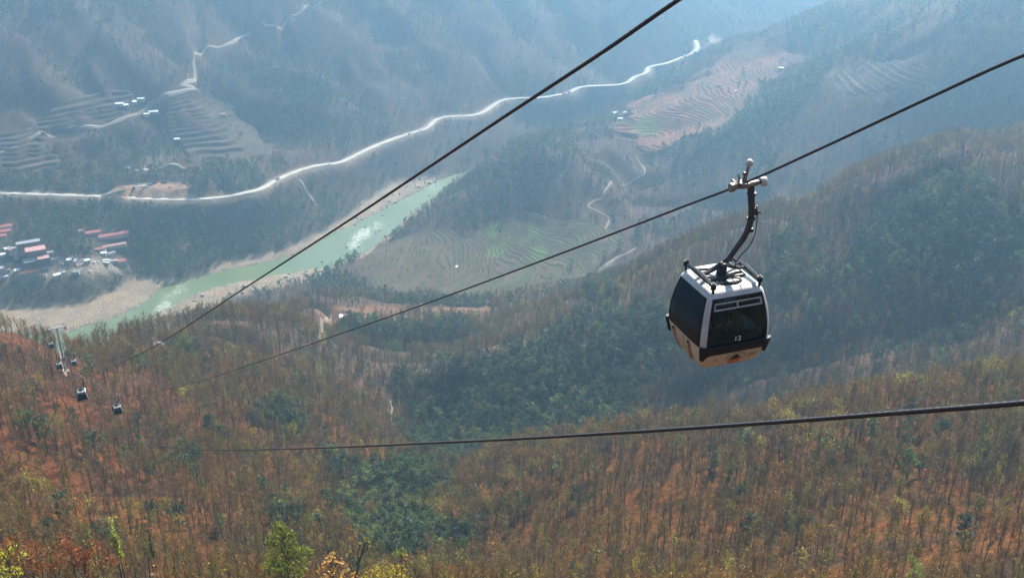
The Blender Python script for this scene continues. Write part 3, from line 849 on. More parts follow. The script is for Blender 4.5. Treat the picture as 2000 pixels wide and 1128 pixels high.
# ------------------------------------------------------------------ mesh kit for built things
class Kit:
    def __init__(s): s.bm = bmesh.new()
    def box(s, c, d, rz=0.0, taper=(1, 1), bev=0.0):
        x, y, z = [q / 2 for q in d]
        vs = []
        for sz in (-1, 1):
            tx, ty = (taper if sz > 0 else (1, 1))
            for sx, sy in ((-1, -1), (1, -1), (1, 1), (-1, 1)):
                p = Vector((sx * x * tx, sy * y * ty, 0)); p.rotate(Euler((0, 0, rz)))
                vs.append(s.bm.verts.new((c[0] + p.x, c[1] + p.y, c[2] + sz * z)))
        fs = [(3,2,1,0),(4,5,6,7),(0,1,5,4),(1,2,6,5),(2,3,7,6),(3,0,4,7)]
        F = [s.bm.faces.new([vs[i] for i in f]) for f in fs]
        if bev:
            ed = list({e for f in F for e in f.edges})
            bmesh.ops.bevel(s.bm, geom=ed, offset=bev, segments=2, affect='EDGES', profile=.5)
        return s
    def tube(s, pts, rad, k=8, cap=True, flat=1.0, up=None):
        pts = [Vector(p) for p in pts]; n = len(pts)
        rads = rad if hasattr(rad, '__len__') else [rad] * n
        rings = []
        ref = None
        for i, p in enumerate(pts):
            t = (pts[min(i+1, n-1)] - pts[max(i-1, 0)]).normalized()
            if ref is None:
                ref = Vector(up) if up is not None else (Vector((0, 0, 1)) if abs(t.z) < .9 else Vector((0, 1, 0)))
            u = (ref - t * ref.dot(t)).normalized(); v = t.cross(u); ref = u
            rings.append([s.bm.verts.new(p + (u * math.cos(a) + v * math.sin(a) * flat) * rads[i]) for a in [2 * math.pi * j / k for j in range(k)]])
        for i in range(n - 1):
            for j in range(k):
                s.bm.faces.new((rings[i][j], rings[i][(j+1) % k], rings[i+1][(j+1) % k], rings[i+1][j]))
        if cap:
            s.bm.faces.new(rings[0][::-1]); s.bm.faces.new(rings[-1])
        return s
    def ball(s, c, r, seg=12):
        bmesh.ops.create_uvsphere(s.bm, u_segments=seg, v_segments=seg // 2 + 2, radius=r, matrix=Matrix.Translation(c)); return s
    def prism(s, prof, axis_pts):
        """profile polygon [(a,b)] swept between two offsets: axis_pts(a,b,t)->xyz for t in 0,1"""
        A = [s.bm.verts.new(axis_pts(a, b, 0)) for a, b in prof]; B = [s.bm.verts.new(axis_pts(a, b, 1)) for a, b in prof]
        n = len(prof)
        s.bm.faces.new(A[::-1]); s.bm.faces.new(B)
        for i in range(n): s.bm.faces.new((A[i], A[(i+1) % n], B[(i+1) % n], B[i]))
        return s
    def mesh(s, name, mats, smooth=False, angle=None):
        bmesh.ops.recalc_face_normals(s.bm, faces=s.bm.faces[:])
        me = bpy.data.meshes.new(name)
        if smooth:
            for f in s.bm.faces: f.smooth = True
            lim = math.radians(angle or 38)
            for e in s.bm.edges:
                if len(e.link_faces) == 2 and e.calc_face_angle(0) > lim: e.smooth = False
        s.bm.to_mesh(me); s.bm.free()
        for m in (mats if isinstance(mats, (list, tuple)) else [mats]): me.materials.append(m)
        return me
    def put(s, name, mat, parent, smooth=False, angle=None):
        return link(name, s.mesh(name, mat, smooth, angle), parent)

M['white'] = mat_plain('white_enamel', (.50, .49, .45), .38, var=.16, scale=2.2)
M['bounce_white'] = mat_plain('bounce_tinted_white_enamel', (.50, .44, .29), .45, var=.2, scale=1.6)  # white panels; tan bounce light from below is put into the base colour
M['rubber'] = mat_plain('black_rubber', (.010, .011, .013), .6, var=.3, spec=.25)
M['steel_dark'] = mat_plain('dark_painted_steel', (.045, .045, .05), .42, .3, var=.3, scale=5)
M['steel'] = mat_plain('worn_grey_steel', (.22, .195, .165), .45, .5, var=.35, scale=7)
M['galv'] = mat_plain('galvanised_steel', (.40, .42, .43), .5, .5, var=.2)
M['roller'] = mat_plain('pale_nylon_roller', (.48, .46, .43), .35, var=.08)
M['rope'] = mat_plain('steel_rope', (.022, .022, .026), .6, .0, var=.3, scale=9)
M['seat'] = mat_plain('dark_seat_cover', (.05, .05, .06), .8, var=.2)
M['print_white'] = mat_plain('white_print', (.8, .8, .8), .5, var=.02)
M['print_red'] = mat_plain('red_print', (.62, .05, .035), .5, var=.1)
M['print_black'] = mat_plain('black_print', (.02, .02, .02), .5, var=.1)
M['print_faint'] = mat_plain('faded_brown_print', (.33, .22, .15), .6, var=.1)
m = bpy.data.materials.new('tinted_glass'); m.use_nodes = True; nt = m.node_tree; nt.nodes.remove(nt.nodes['Principled BSDF'])
tr_ = N(nt, 'ShaderNodeBsdfTransparent'); tr_.inputs[0].default_value = (.50, .66, .73, 1)
gl = N(nt, 'ShaderNodeBsdfGlossy'); gl.inputs[0].default_value = (.55, .82, 1, 1); gl.inputs['Roughness'].default_value = .04
fr = N(nt, 'ShaderNodeFresnel', inp={'IOR': 1.42}); ms = N(nt, 'ShaderNodeMixShader')
nt.links.new(fr.outputs[0], ms.inputs[0]); nt.links.new(tr_.outputs[0], ms.inputs[1]); nt.links.new(gl.outputs[0], ms.inputs[2])
nt.links.new(ms.outputs[0], nt.nodes['Material Output'].inputs[0]); M['glass'] = m
m2 = m.copy(); m2.name = 'side_glass'
for n_ in m2.node_tree.nodes:
    if n_.type == 'FRESNEL': n_.inputs[0].default_value = 1.45
    if n_.type == 'BSDF_TRANSPARENT': n_.inputs[0].default_value = (.80, .94, .97, 1)
M['side_glass'] = m2

# ------------------------------------------------------------------ gondola cabin (origin at the rope grip)
ZB = -4.92          # cabin floor below the grip
LAT = -0.44         # cabin axis beside the rope
HZ = [0, .05, .16, .45, .75, .95, 1.25, 1.55, 1.80, 2.02, 2.17, 2.27, 2.32]
HW = [.66, .76, .86, .97, 1.03, 1.045, 1.035, .995, .945, .885, .84, .77, .66]
def hw(z): return float(np.interp(z, HZ, HW))
def surf(side, t, z, off=0.0):
    """side 0 = -Y (front), 1 = -X, 2 = +Y, 3 = +X; t runs along the side"""
    r = (hw(z) + off) / (1 + abs(t) ** 10) ** (1 / 10.0)
    a, b = r, t * r
    p = {0: (b, -a), 1: (-a, -b), 2: (-b, a), 3: (a, b)}[side]
    return (LAT + p[0], p[1], ZB + z)
def patch(kit, side, t0, t1, z0, z1, nt_=8, nz=8, off=0.0, thick=0.0, fn=None):
    g = []
    for layer in ((0.0, -thick) if thick else (0.0,)):
        g.append([[kit.bm.verts.new(surf(side, (fn(t, v)[0] if fn else t), (fn(t, v)[1] if fn else z0 + (z1 - z0) * v), off + layer))
                   for t in [t0 + (t1 - t0) * i / nt_ for i in range(nt_ + 1)]] for v in [j / nz for j in range(nz + 1)]])
    for j in range(nz):
        for i in range(nt_):
            a = g[0]; kit.bm.faces.new((a[j][i], a[j][i+1], a[j+1][i+1], a[j+1][i]))
            if thick:
                a = g[1]; kit.bm.faces.new((a[j][i], a[j+1][i], a[j+1][i+1], a[j][i+1]))
    if thick:
        A, B = g
        for j in range(nz):
            for i in (0, nt_):
                kit.bm.faces.new((A[j][i], A[j+1][i], B[j+1][i], B[j][i]))
        for i in range(nt_):
            for j in (0, nz):
                kit.bm.faces.new((A[j][i], A[j][i+1], B[j][i+1], B[j][i]))
    return kit

def make_gondola():
    root = empty('gondola')
    WT, WZ0, WZ1 = .87, .80, 2.15
    # white upper shell: pillars, eaves and roof
    k = Kit()
    for s in range(4):
        patch(k, s, -1.0, -WT, .62, WZ1, 3, 12, thick=.03); patch(k, s, WT, 1.0, .62, WZ1, 3, 12, thick=.03)
        patch(k, s, -1.0, 1.0, WZ1, 2.32, 16, 7)
    bmesh.ops.remove_doubles(k.bm, verts=k.bm.verts[:], dist=.0005)
    k.box((LAT, 0, ZB + 2.315), (1.30, 1.30, .03), bev=.01)
    k.put('roof_and_pillars', M['white'], root, True)
    # white lower body, warm bounce light painted into its colour
    k = Kit()
    for s in range(4):
        patch(k, s, -1.0, 1.0, .0, .62, 16, 8); patch(k, s, -WT, WT, .62, WZ0, 10, 3)
    bmesh.ops.remove_doubles(k.bm, verts=k.bm.verts[:], dist=.0005)
    k.box((LAT, 0, ZB + .02), (1.2, 1.2, .03))
    k.put('lower_body', M['bounce_white'], root, True)
    for s in range(4):
        k = Kit()      # gasket round the opening
        for (a0, a1, z0, z1) in ((-WT, -WT + .03, WZ0, WZ1), (WT - .03, WT, WZ0, WZ1), (-WT, WT, WZ0, WZ0 + .03), (-WT, WT, WZ1 - .03, WZ1)):
            patch(k, s, a0, a1, z0, z1, 8, 8, off=.006, thick=.03)
        w = k.put('window', M['rubber'], root)
        g = patch(Kit(), s, -WT + .02, WT - .02, WZ0 + .02, WZ1 - .02, 12, 12, off=-.008, thick=.006).put('pane', M['glass'] if s in (0, 2) else M['side_glass'], w, True)
        if s in (0, 2):
            k = Kit()
            z0, z1 = 1.84, 2.03
            for (a0, a1, b0, b1) in ((-.74, .74, z0, z0 + .035), (-.74, .74, z1 - .03, z1), (-.76, -.73, z0, z1), (.73, .76, z0, z1), (-.045, .0, z0, z1)):
                patch(k, s, a0, a1, b0, b1, 8, 3, off=.016, thick=.02)
            k.put('vent_frame', M['galv'], w)
            k = Kit()
            patch(k, s, -.76, .78, WZ0 + .02, 1.06, 10, 3, off=-.03, thick=.01)
            k.put('kick_panel', M['rubber'], w)
    # bumpers on the two ends
    for s in (0, 2):
        k = Kit()
        def fn(t, v, z0=.60, z1=.84):
            drop = .22 * max(0.0, (abs(t) - .80) / .20) ** 1.0
            return t, (z0 - drop) + (z1 - z0 + drop) * v
        patch(k, s, -1.0, 1.0, 0, 0, 24, 5, off=.07, thick=.085, fn=fn)
        k.put('bumper', M['rubber'], root, True)
    for s in (1, 3):
        for t in ((-1.0, -.90), (.90, 1.0)):
            k = Kit(); patch(k, s, t[0], t[1], .42, .84, 3, 5, off=.07, thick=.085); k.put('bumper_end', M['rubber'], root, True)
    # guide strips on the door sides
    for s in (1, 3):
        for t in (-.50, .30):
            k = Kit(); patch(k, s, t - .035, t + .035, .10, .70, 2, 8, off=.055, thick=.06); k.put('guide_rail', M['print_faint'], root, True)
            k = Kit(); patch(k, s, t - .02, t + .02, .66, .74, 1, 1, off=.06, thick=.05); k.put('guide_stop', M['rubber'], root)
        k = Kit(); patch(k, s, -.004, .004, .06, WZ0, 1, 8, off=.004, thick=.01); k.put('door_seam', M['rubber'], root)
    # floor, benches
    Kit().box((LAT, 0, ZB + .12), (1.35, 1.35, .05)).put('floor', M['seat'], root)
    for sy in (-1, 1):
        Kit().box((LAT, sy * .60, ZB + .48), (1.45, .42, .10), bev=.02).put('seat', M['seat'], root)
        Kit().box((LAT, sy * .80, ZB + .78), (1.5, .07, .55), bev=.02).put('backrest', M['seat'], root)
    # roof gear
    zr = ZB + 2.33
    k = Kit()
    ring = [(LAT + .02 + .30 * math.cos(a) * (1.0), -.40 + .13 * math.sin(a), zr + .035) for a in [2 * math.pi * i / 20 for i in range(21)]]
    k.tube(ring, .035, 6, False)
    h = k.put('roof_hatch', M['rubber'], root, True)
    k = Kit(); k.bm.faces.new([k.bm.verts.new((LAT + .02 + .29 * math.cos(a), -.40 + .12 * math.sin(a), zr + .022)) for a in [2 * math.pi * i / 20 for i in range(20)]])
    k.put('hatch_grille', M['print_black'], h)
    for sx in (-1, 1):
        x = LAT + sx * .68
        k = Kit(); k.tube([(x, -.74, zr + .13), (x, -.38, zr + .16), (x, 0, zr + .19), (x, .38, zr + .16), (x, .74, zr + .13)], [.05, .065, .075, .065, .05], 6)
        b = k.put('suspension_beam', M['steel_dark'], root, True)
        for sy in (-1, 1):
            k = Kit(); k.tube([(x, sy * .75, zr + .22), (x, sy * .75, zr + .08)], .075, 10); k.tube([(x, sy * .75, zr + .10), (x, sy * .75, zr - .06)], .035, 8)
            k.tube([(x, sy * .75, zr + .22), (x, sy * .75, zr + .25)], .04, 8)
            k.put('damper', M['rubber'], b, True)
        k = Kit()
        k.tube([(LAT + sx * .68, -.02, zr + .17), (LAT + sx * .46, 0, zr + .17), (LAT + sx * .24, 0, zr + .26), (LAT, 0, zr + .40)], [.055, .06, .07, .09], 6)
        k.tube([(LAT + sx * .68, .30, zr + .16), (LAT + sx * .3, .14, zr + .18), (LAT, .04, zr + .36)], [.035, .04, .05], 6)
        k.put('yoke_arm', M['steel_dark'], root, True)
    k = Kit(); k.box((LAT, .20, zr + .04), (1.16, .84, .07), bev=.015); k.box((LAT, -.30, zr + .02), (.74, .30, .04), bev=.01); k.box((LAT, .05, zr + .18), (.20, .22, .26), bev=.02)
    k.put('roof_mount', M['steel_dark'], root)
    k = Kit(); k.tube([(LAT - .10, -.10, zr + .40), (LAT + .12, -.10, zr + .36)], .035, 8); k.ball((LAT - .12, -.10, zr + .44), .045, 8)
    k.put('pivot_bolt', M['steel'], root, True)
    # hanger arm
    k = Kit()
    hp = [(LAT, 0, zr + .38), (LAT + .16, 0, zr + .50), (-.10, 0, -1.84), (.10, 0, -1.56), (.23, 0, -1.24), (.26, 0, -.88), (.21, 0, -.5), (.15, 0, -.10)]
    hs = [tuple(p) for p in smooth_line(hp, 4)]
    k.tube(hs, [.075 + .028 * (i / (len(hs) - 1)) for i in range(len(hs))], 8, flat=.8)
    arm = k.put('hanger_arm', M['steel_dark'], root, True)
    k = Kit(); k.box((.37, 0, -.86), (.18, .05, .20), taper=(.3, 1)); k.tube([(.34, 0, -.82), (.54, 0, -.92)], .026, 6); k.tube([(.40, 0, -.88), (.39, 0, -.70)], .022, 6)
    k.put('bracket', M['steel_dark'], arm)
    Kit().box((.31, 0, -1.38), (.10, .05, .10)).put('cable_clip', M['steel_dark'], arm)
    Kit().tube([(.20 , .0, -.36), (.205, 0, -.30)], .125, 12).put('collar', M['steel_dark'], arm, True)
    Kit().tube([(.27, 0, -1.06), (.265, 0, -1.0)], .115, 12).put('collar', M['steel_dark'], arm, True)
    k = Kit(); cb = [tuple(p) for p in smooth_line([(.42, -.03, -.92), (.43, -.03, -1.2), (.41, -.03, -1.5), (.28, -.04, -1.8), (.05, -.06, -2.02), (-.12, -.1, -2.2), (-.14, -.12, -2.42)], 4)]
    k.tube(cb, .014, 5); k.put('door_cable', M['rubber'], arm, True)
    # grip
    k = Kit()
    k.tube([(-.42, .02, -.10), (.36, .02, -.06)], .075, 10); k.tube([(-.36, .16, -.10), (.02, .16, -.10)], .06, 10)
    k.tube([(-.44, .02, -.10), (-.34, .02, -.10)], .12, 12)
    k.box((-.06, .05, -.06), (.26, .34, .14), bev=.02); k.box((.12, .04, -.10), (.18, .2, .12), bev=.02)
    k.tube([(-.30, -.10, -.02), (-.22, .30, -.02)], .045, 8)
    grip = k.put('grip', M['steel'], root, True)
    k = Kit()
    for q_ in range(9): k.tube([(-.30 + q_ * .045, .16, -.10), (-.285 + q_ * .045, .16, -.10)], .085, 10)
    k.put('spring', M['steel_dark'], grip, True)
    k = Kit(); k.tube([(-.34, -.20, .03), (-.22, -.02, .13), (-.10, .20, .14), (-.04, .34, .06)], [.035, .06, .06, .03], 6, flat=.6); k.put('rope_guide', M['rubber'], grip, True)
    k = Kit(); k.tube([(-.02, .05, 0), (.0, .05, .18), (.05, .05, .34), (.06, .05, .44)], [.07, .05, .045, .04], 8); k.box((-.01, .05, .22), (.12, .10, .10), bev=.02); k.put('lever', M['steel'], grip, True)
    Kit().ball((.08, .05, .50), .10).put('roller', M['roller'], grip, True)
    k = Kit(); k.tube([(.36, .02, -.06), (.47, .02, -.05)], .045, 8); k.put('axle', M['rubber'], grip, True)
    k = Kit(); k.tube([(.45, .02, -.05), (.49, .02, -.05), (.58, .02, -.05), (.62, .02, -.05)], [.10, .125, .125, .08], 14); k.put('roller', M['roller'], grip, True)
    return root

def front_print(root):
    """cabin number and round hill-temple emblem of the ropeway on the front"""
    cu = bpy.data.curves.new('number', 'FONT'); cu.body = '12'; cu.size = .19; cu.align_x = 'CENTER'; cu.extrude = .003; cu.space_character = 1.05
    tmp = bpy.data.objects.new('number', cu); COL.objects.link(tmp)
    dg = bpy.context.evaluated_depsgraph_get(); me = bpy.data.meshes.new_from_object(tmp.evaluated_get(dg)); bpy.data.objects.remove(tmp)
    for v in me.vertices:
        x, y, z = v.co; p = surf(0, x / .96, .93 + y, .014 + z); v.co = p
    me.materials.clear(); me.materials.append(M['print_white']); me.name = 'number'
    link('number', me, root)
    def flat(polys, name, mat, par):
        k = Kit()
        for pl in polys:
            a = [k.bm.verts.new(surf(0, x / .9, z, .012)) for x, z in pl]; b = [k.bm.verts.new(surf(0, x / .9, z, .004)) for x, z in pl]
            k.bm.faces.new(a); n = len(pl)
            for i in range(n): k.bm.faces.new((a[i], a[(i+1) % n], b[(i+1) % n], b[i]))
        return k.put(name, mat, par)
    cx, cz = .06, .30
    tiers = []
    for i, (w, z) in enumerate([(.22, .0), (.15, .055), (.09, .105)]):
        tiers.append([(cx - w, cz + z), (cx + w, cz + z), (cx + w * .45, cz + z + .045), (cx, cz + z + .075), (cx - w * .45, cz + z + .045)])
        tiers.append([(cx - w * .35, cz + z - .02), (cx + w * .35, cz + z - .02), (cx + w * .35, cz + z + .005), (cx - w * .35, cz + z + .005)])
    em = flat(tiers, 'emblem', M['print_black'], root)
    reds = [[(cx - .19, cz - .055), (cx + .19, cz - .055), (cx + .19, cz - .035), (cx - .19, cz - .035)]]
    for j, x in enumerate((-.16, -.09, -.01, .07, .14)):
        reds.append([(cx + x, cz - .15), (cx + x + .018, cz - .15), (cx + x + .018, cz - .055), (cx + x, cz - .055)])
        if j % 2 == 0: reds.append([(cx + x - .03, cz - .11), (cx + x, cz - .13), (cx + x, cz - .105), (cx + x - .015, cz - .085)])
        else: reds.append([(cx + x + .018, cz - .09), (cx + x + .045, cz - .085), (cx + x + .05, cz - .12), (cx + x + .018, cz - .115)])
    reds.append([(cx - .12, cz - .19), (cx + .16, cz - .19), (cx + .15, cz - .165), (cx - .11, cz - .165)])
    flat(reds, 'emblem_script', M['print_red'], em)
    arc = []
    for i in range(15):
        a = math.radians(158 - i * 9.8)
        if i in (7,): continue
        c_, s_ = math.cos(a), math.sin(a); r0, r1 = .265, .30
        w = .014
        arc.append([(cx + c_ * r0 + s_ * w, cz - .02 + s_ * r0 * .85 - c_ * w), (cx + c_ * r1 + s_ * w, cz - .02 + s_ * r1 * .85 - c_ * w), (cx + c_ * r1 - s_ * w, cz - .02 + s_ * r1 * .85 + c_ * w), (cx + c_ * r0 - s_ * w, cz - .02 + s_ * r0 * .85 + c_ * w)])
    flat(arc, 'emblem_lettering', M['print_faint'], em)
    side = []
    for x in (-.55, -.49, .44, .50, .56, .62):
        side.append([(x, .30), (x + .018, .30), (x + .03, .43), (x + .01, .43)])
    flat(side, 'faded_lettering', M['print_faint'], root)

# ------------------------------------------------------------------ ropes
def plan_depth(px, py, A, k):
    """camera depth at which a line of sight crosses the vertical plane of a rope (plan line x = A + k y)"""
    d = ray(px, py); return A / (d[0] - k * d[1])
TOWER_TOP = PT(111, 641, 497)
ARM = np.array([math.cos(math.atan2(93, 209)), math.sin(math.atan2(93, 209)), 0.0])
G_PX = (1457, 356, 31.5)
def plan(p, q): k = (q[0] - p[0]) / (q[1] - p[1]); return p[0] - k * p[1], k
PLAN_MID = plan(PT(*G_PX), TOWER_TOP + ARM * 3.85)
_g1 = PT(158, 740, 240)
PLAN_TOP = plan(_g1, TOWER_TOP - ARM * 3.85)
PLAN_LOW = plan(PT(2000, 786, 14.0), TOWER_TOP)
def rope_line(nodes, pl, end, sub=10):
    """nodes are sight lines (px, py); the rope hangs in one vertical plane between its supports"""
    q = smooth_line([np.array([a, b], float) for a, b in nodes], sub)
    P = [PT(a, b, plan_depth(a, b, *pl)) for a, b in q]
    P = [p for p in P if p[1] < end[1] - 12]
    u = (P[0] - P[3]); u = u / np.linalg.norm(u)
    return [P[0] + u * 90] + P + [end]
R_TOP = [(1560,-155),(1325,0),(1180,100),(1000,218),(850,318),(700,418),(560,509),(460,574),(380,627),(300,677),(220,715),(158,738),(130,722),(112,690)]
R_MID = [(2240,20),(2000,108),(1800,198),(1620,282),(1457,356),(1330,405),(1100,493),(850,586),(600,674),(470,718),(400,741),(300,765),(228,772),(175,738),(143,690),(130,660)]
R_LOW = [(2240,762),(2000,786),(1750,806),(1500,825),(1250,842),(1000,857),(850,864),(700,871),(560,876),(400,878),(300,868),(228,845),(165,780),(130,710)]
def resample(P, step0):
    P = np.array(P); s = np.concatenate([[0], np.cumsum(np.linalg.norm(np.diff(P, axis=0), axis=1))])
    out = []; t = 0.0
    while t < s[-1]:
        out.append([np.interp(t, s, P[:, k]) for k in range(3)])
        d = np.linalg.norm(np.array(out[-1]) - [0, 0, CAM_Z]); t += max(step0, (d - 45) * .05 if d > 45 else (1.5 if out[-1][1] < 4 else step0))
    out.append(P[-1]); return np.array(out)
def make_rope(nodes, pl, label, r=.035, extra=()):
    P = resample(rope_line(nodes, pl, np.array(extra[0], float))[:-1] + [np.array(e, float) for e in extra], .055)
    n = len(P); k = 18
    T = np.gradient(P, axis=0); T /= np.linalg.norm(T, axis=1)[:, None]
    U = np.cross(T, [0, 0, 1.]); U /= np.linalg.norm(U, axis=1)[:, None]; V = np.cross(T, U)
    s = np.concatenate([[0], np.cumsum(np.linalg.norm(np.diff(P, axis=0), axis=1))])
    a = np.arange(k) * 2 * np.pi / k
    rad = r * (1 + .15 * np.cos(6 * (a[None] - s[:, None] * 2 * np.pi / .9 / 1.0)))
    ring = P[:, None] + (U[:, None] * np.cos(a)[None, :, None] + V[:, None] * np.sin(a)[None, :, None]) * rad[..., None]
    i, j = np.meshgrid(np.arange(n - 1), np.arange(k), indexing='ij'); j2 = (j + 1) % k
    F = np.stack([i*k+j, i*k+j2, (i+1)*k+j2, (i+1)*k+j], -1).reshape(-1, 4)
    o = link('rope', np_mesh('rope', ring.reshape(-1, 3), F, [M['rope']], smooth=True))
    tag(o, label, 'rope', 'ropes of the cable car'); return P

# ------------------------------------------------------------------ lift towers
def make_tower(label, top, base_z, az, hgt):
    root = empty('lift_tower', (top[0], top[1], base_z), az)
    H = top[2] - base_z
    k = Kit(); k.tube([(0, 0, -1.5), (0, 0, H * .5), (0, 0, H)], [.62, .5, .38], 12); k.put('mast', M['galv'], root, True)
    Kit().box((0, 0, .3), (2.6, 2.6, 1.6), bev=.05).put('footing', M['road'], root)
    k = Kit(); k.box((0, 0, H + .15), (7.6, .45, .45)); k.put('crossarm', M['galv'], root)
    k = Kit(); k.box((0, 0, H + 2.1), (6.6, .25, .25)); k.box((-3.1, 0, H + 1.2), (.2, .2, 1.9)); k.box((3.1, 0, H + 1.2), (.2, .2, 1.9)); k.put('gantry', M['galv'], root)
    for sx in (-1, 1):
        k = Kit(); k.box((sx * 3.6, 0, H - .15), (.25, 4.6, .28)); k.box((sx * 3.25, 0, H - .35), (.5, 4.2, .08)); s = k.put('sheave_train', M['steel_dark'], root)
        for y in (-1.9, -1.15, -.4, .4, 1.15, 1.9):
            k = Kit(); k.tube([(sx * 3.75, y, H - .02), (sx * 3.95, y, H - .02)], .32, 12); k.put('sheave', M['rubber'], s, True)
        k = Kit()
        for y in (-2.1, 0, 2.1): k.tube([(sx * 3.0, y, H - .3), (sx * 3.0, y, H + .75)], .04, 5)
        k.tube([(sx * 3.0, -2.1, H + .75), (sx * 3.0, 2.1, H + .75)], .04, 5); k.put('railing', M['galv'], root)
    k = Kit()
    for sx in (-.25, .25): k.tube([(sx, -.75, .2), (sx, -.6, H)], .04, 5)
    for i in range(int(H / .6)): k.tube([(-.25, -.72, .6 + i * .6), (.25, -.72, .6 + i * .6)], .03, 4)
    k.put('ladder', M['galv'], root)
    k = Kit(); k.box((0, 0, H * .30), (2.4, 2.0, .12)); k.box((0, -.7, H * .30 + .6), (1.2, .5, 1.0)); k.put('service_platform', M['steel_dark'], root)
    CLEAR.append((top[0], top[1], 6.0))
    return tag(root, label, 'lift tower', 'towers of the cable car')

t1 = PT(111, 641, 497)
b1 = float(ground(t1[0], t1[1]))
az1 = math.atan2(93, 209)
make_tower('grey T-shaped lift tower with wide crossarm on the left ridge crest', t1, min(b1, t1[2] - 9), az1, 0)
h2 = hit(84, 655)
t2 = np.array([h2[0], h2[1], h2[2] + 19])
make_tower('farther and smaller lift tower on the gravel flat behind the left ridge', t2, h2[2], az1, 0)

ax_ = np.array([math.cos(az1), math.sin(az1), 0])
make_rope(R_TOP, PLAN_TOP, 'rope running steeply from the upper middle of the picture down to the left', extra=[t1 - ax_ * 3.85 + [0, 0, .3], (t1 - ax_ * 3.85) * .5 + (t2 - ax_ * 3.85) * .5 - [0, 0, 12], t2 - ax_ * 3.85 + [0, 0, .3]], r=.029)
make_rope(R_MID, PLAN_MID, 'rope that carries the large white gondola numbered 12', extra=[t1 + ax_ * 3.85 + [0, 0, .3], (t1 + ax_ * 3.85) * .5 + (t2 + ax_ * 3.85) * .5 - [0, 0, 12], t2 + ax_ * 3.85 + [0, 0, .3]])
make_rope(R_LOW, PLAN_LOW, 'lowest and thickest rope sagging across the foreground slope', r=.036, extra=[t1 - [0, 0, 1.0]])

# ------------------------------------------------------------------ gondolas
G0 = PT(*G_PX); GS = 1.12
gondola = make_gondola()
far_gondolas = []
for (px, py, dep, yaw, label) in [
    (158, 738, 240, 23, 'small far gondola with white roof, left one of the two nearest above the left slope'),
    (228, 772, float(plan_depth(228, 772, *PLAN_MID)), 29, 'small far gondola with white roof, right one of the two nearest above the left slope'),
    (114, 694, float(plan_depth(114, 694, *PLAN_TOP)), 25, 'tiny gondola hanging just below the grey lift tower'),
    (143, 690, min(450.0, float(plan_depth(143, 690, *PLAN_MID))), 25, 'tiny gondola to the right of the grey lift tower'),
    (98, 656, 452, 33, 'tiny gondola left of the mast of the grey lift tower')]:
    g = copy_tree(gondola); g.location = PT(px, py, dep); g.rotation_euler = (0, 0, math.radians(yaw)); g.scale = (GS,) * 3
    tag(g, label, 'gondola', 'gondolas of the cable car'); far_gondolas.append(g)
gondola.location = G0
gondola.scale = (GS,) * 3
YAW = math.radians(19.5)
gondola.rotation_euler = (0, 0, YAW)
front_print(gondola)
tag(gondola, 'large white gondola number 12, bounce-tinted below, with dark windows hanging in front', 'gondola', 'gondolas of the cable car')

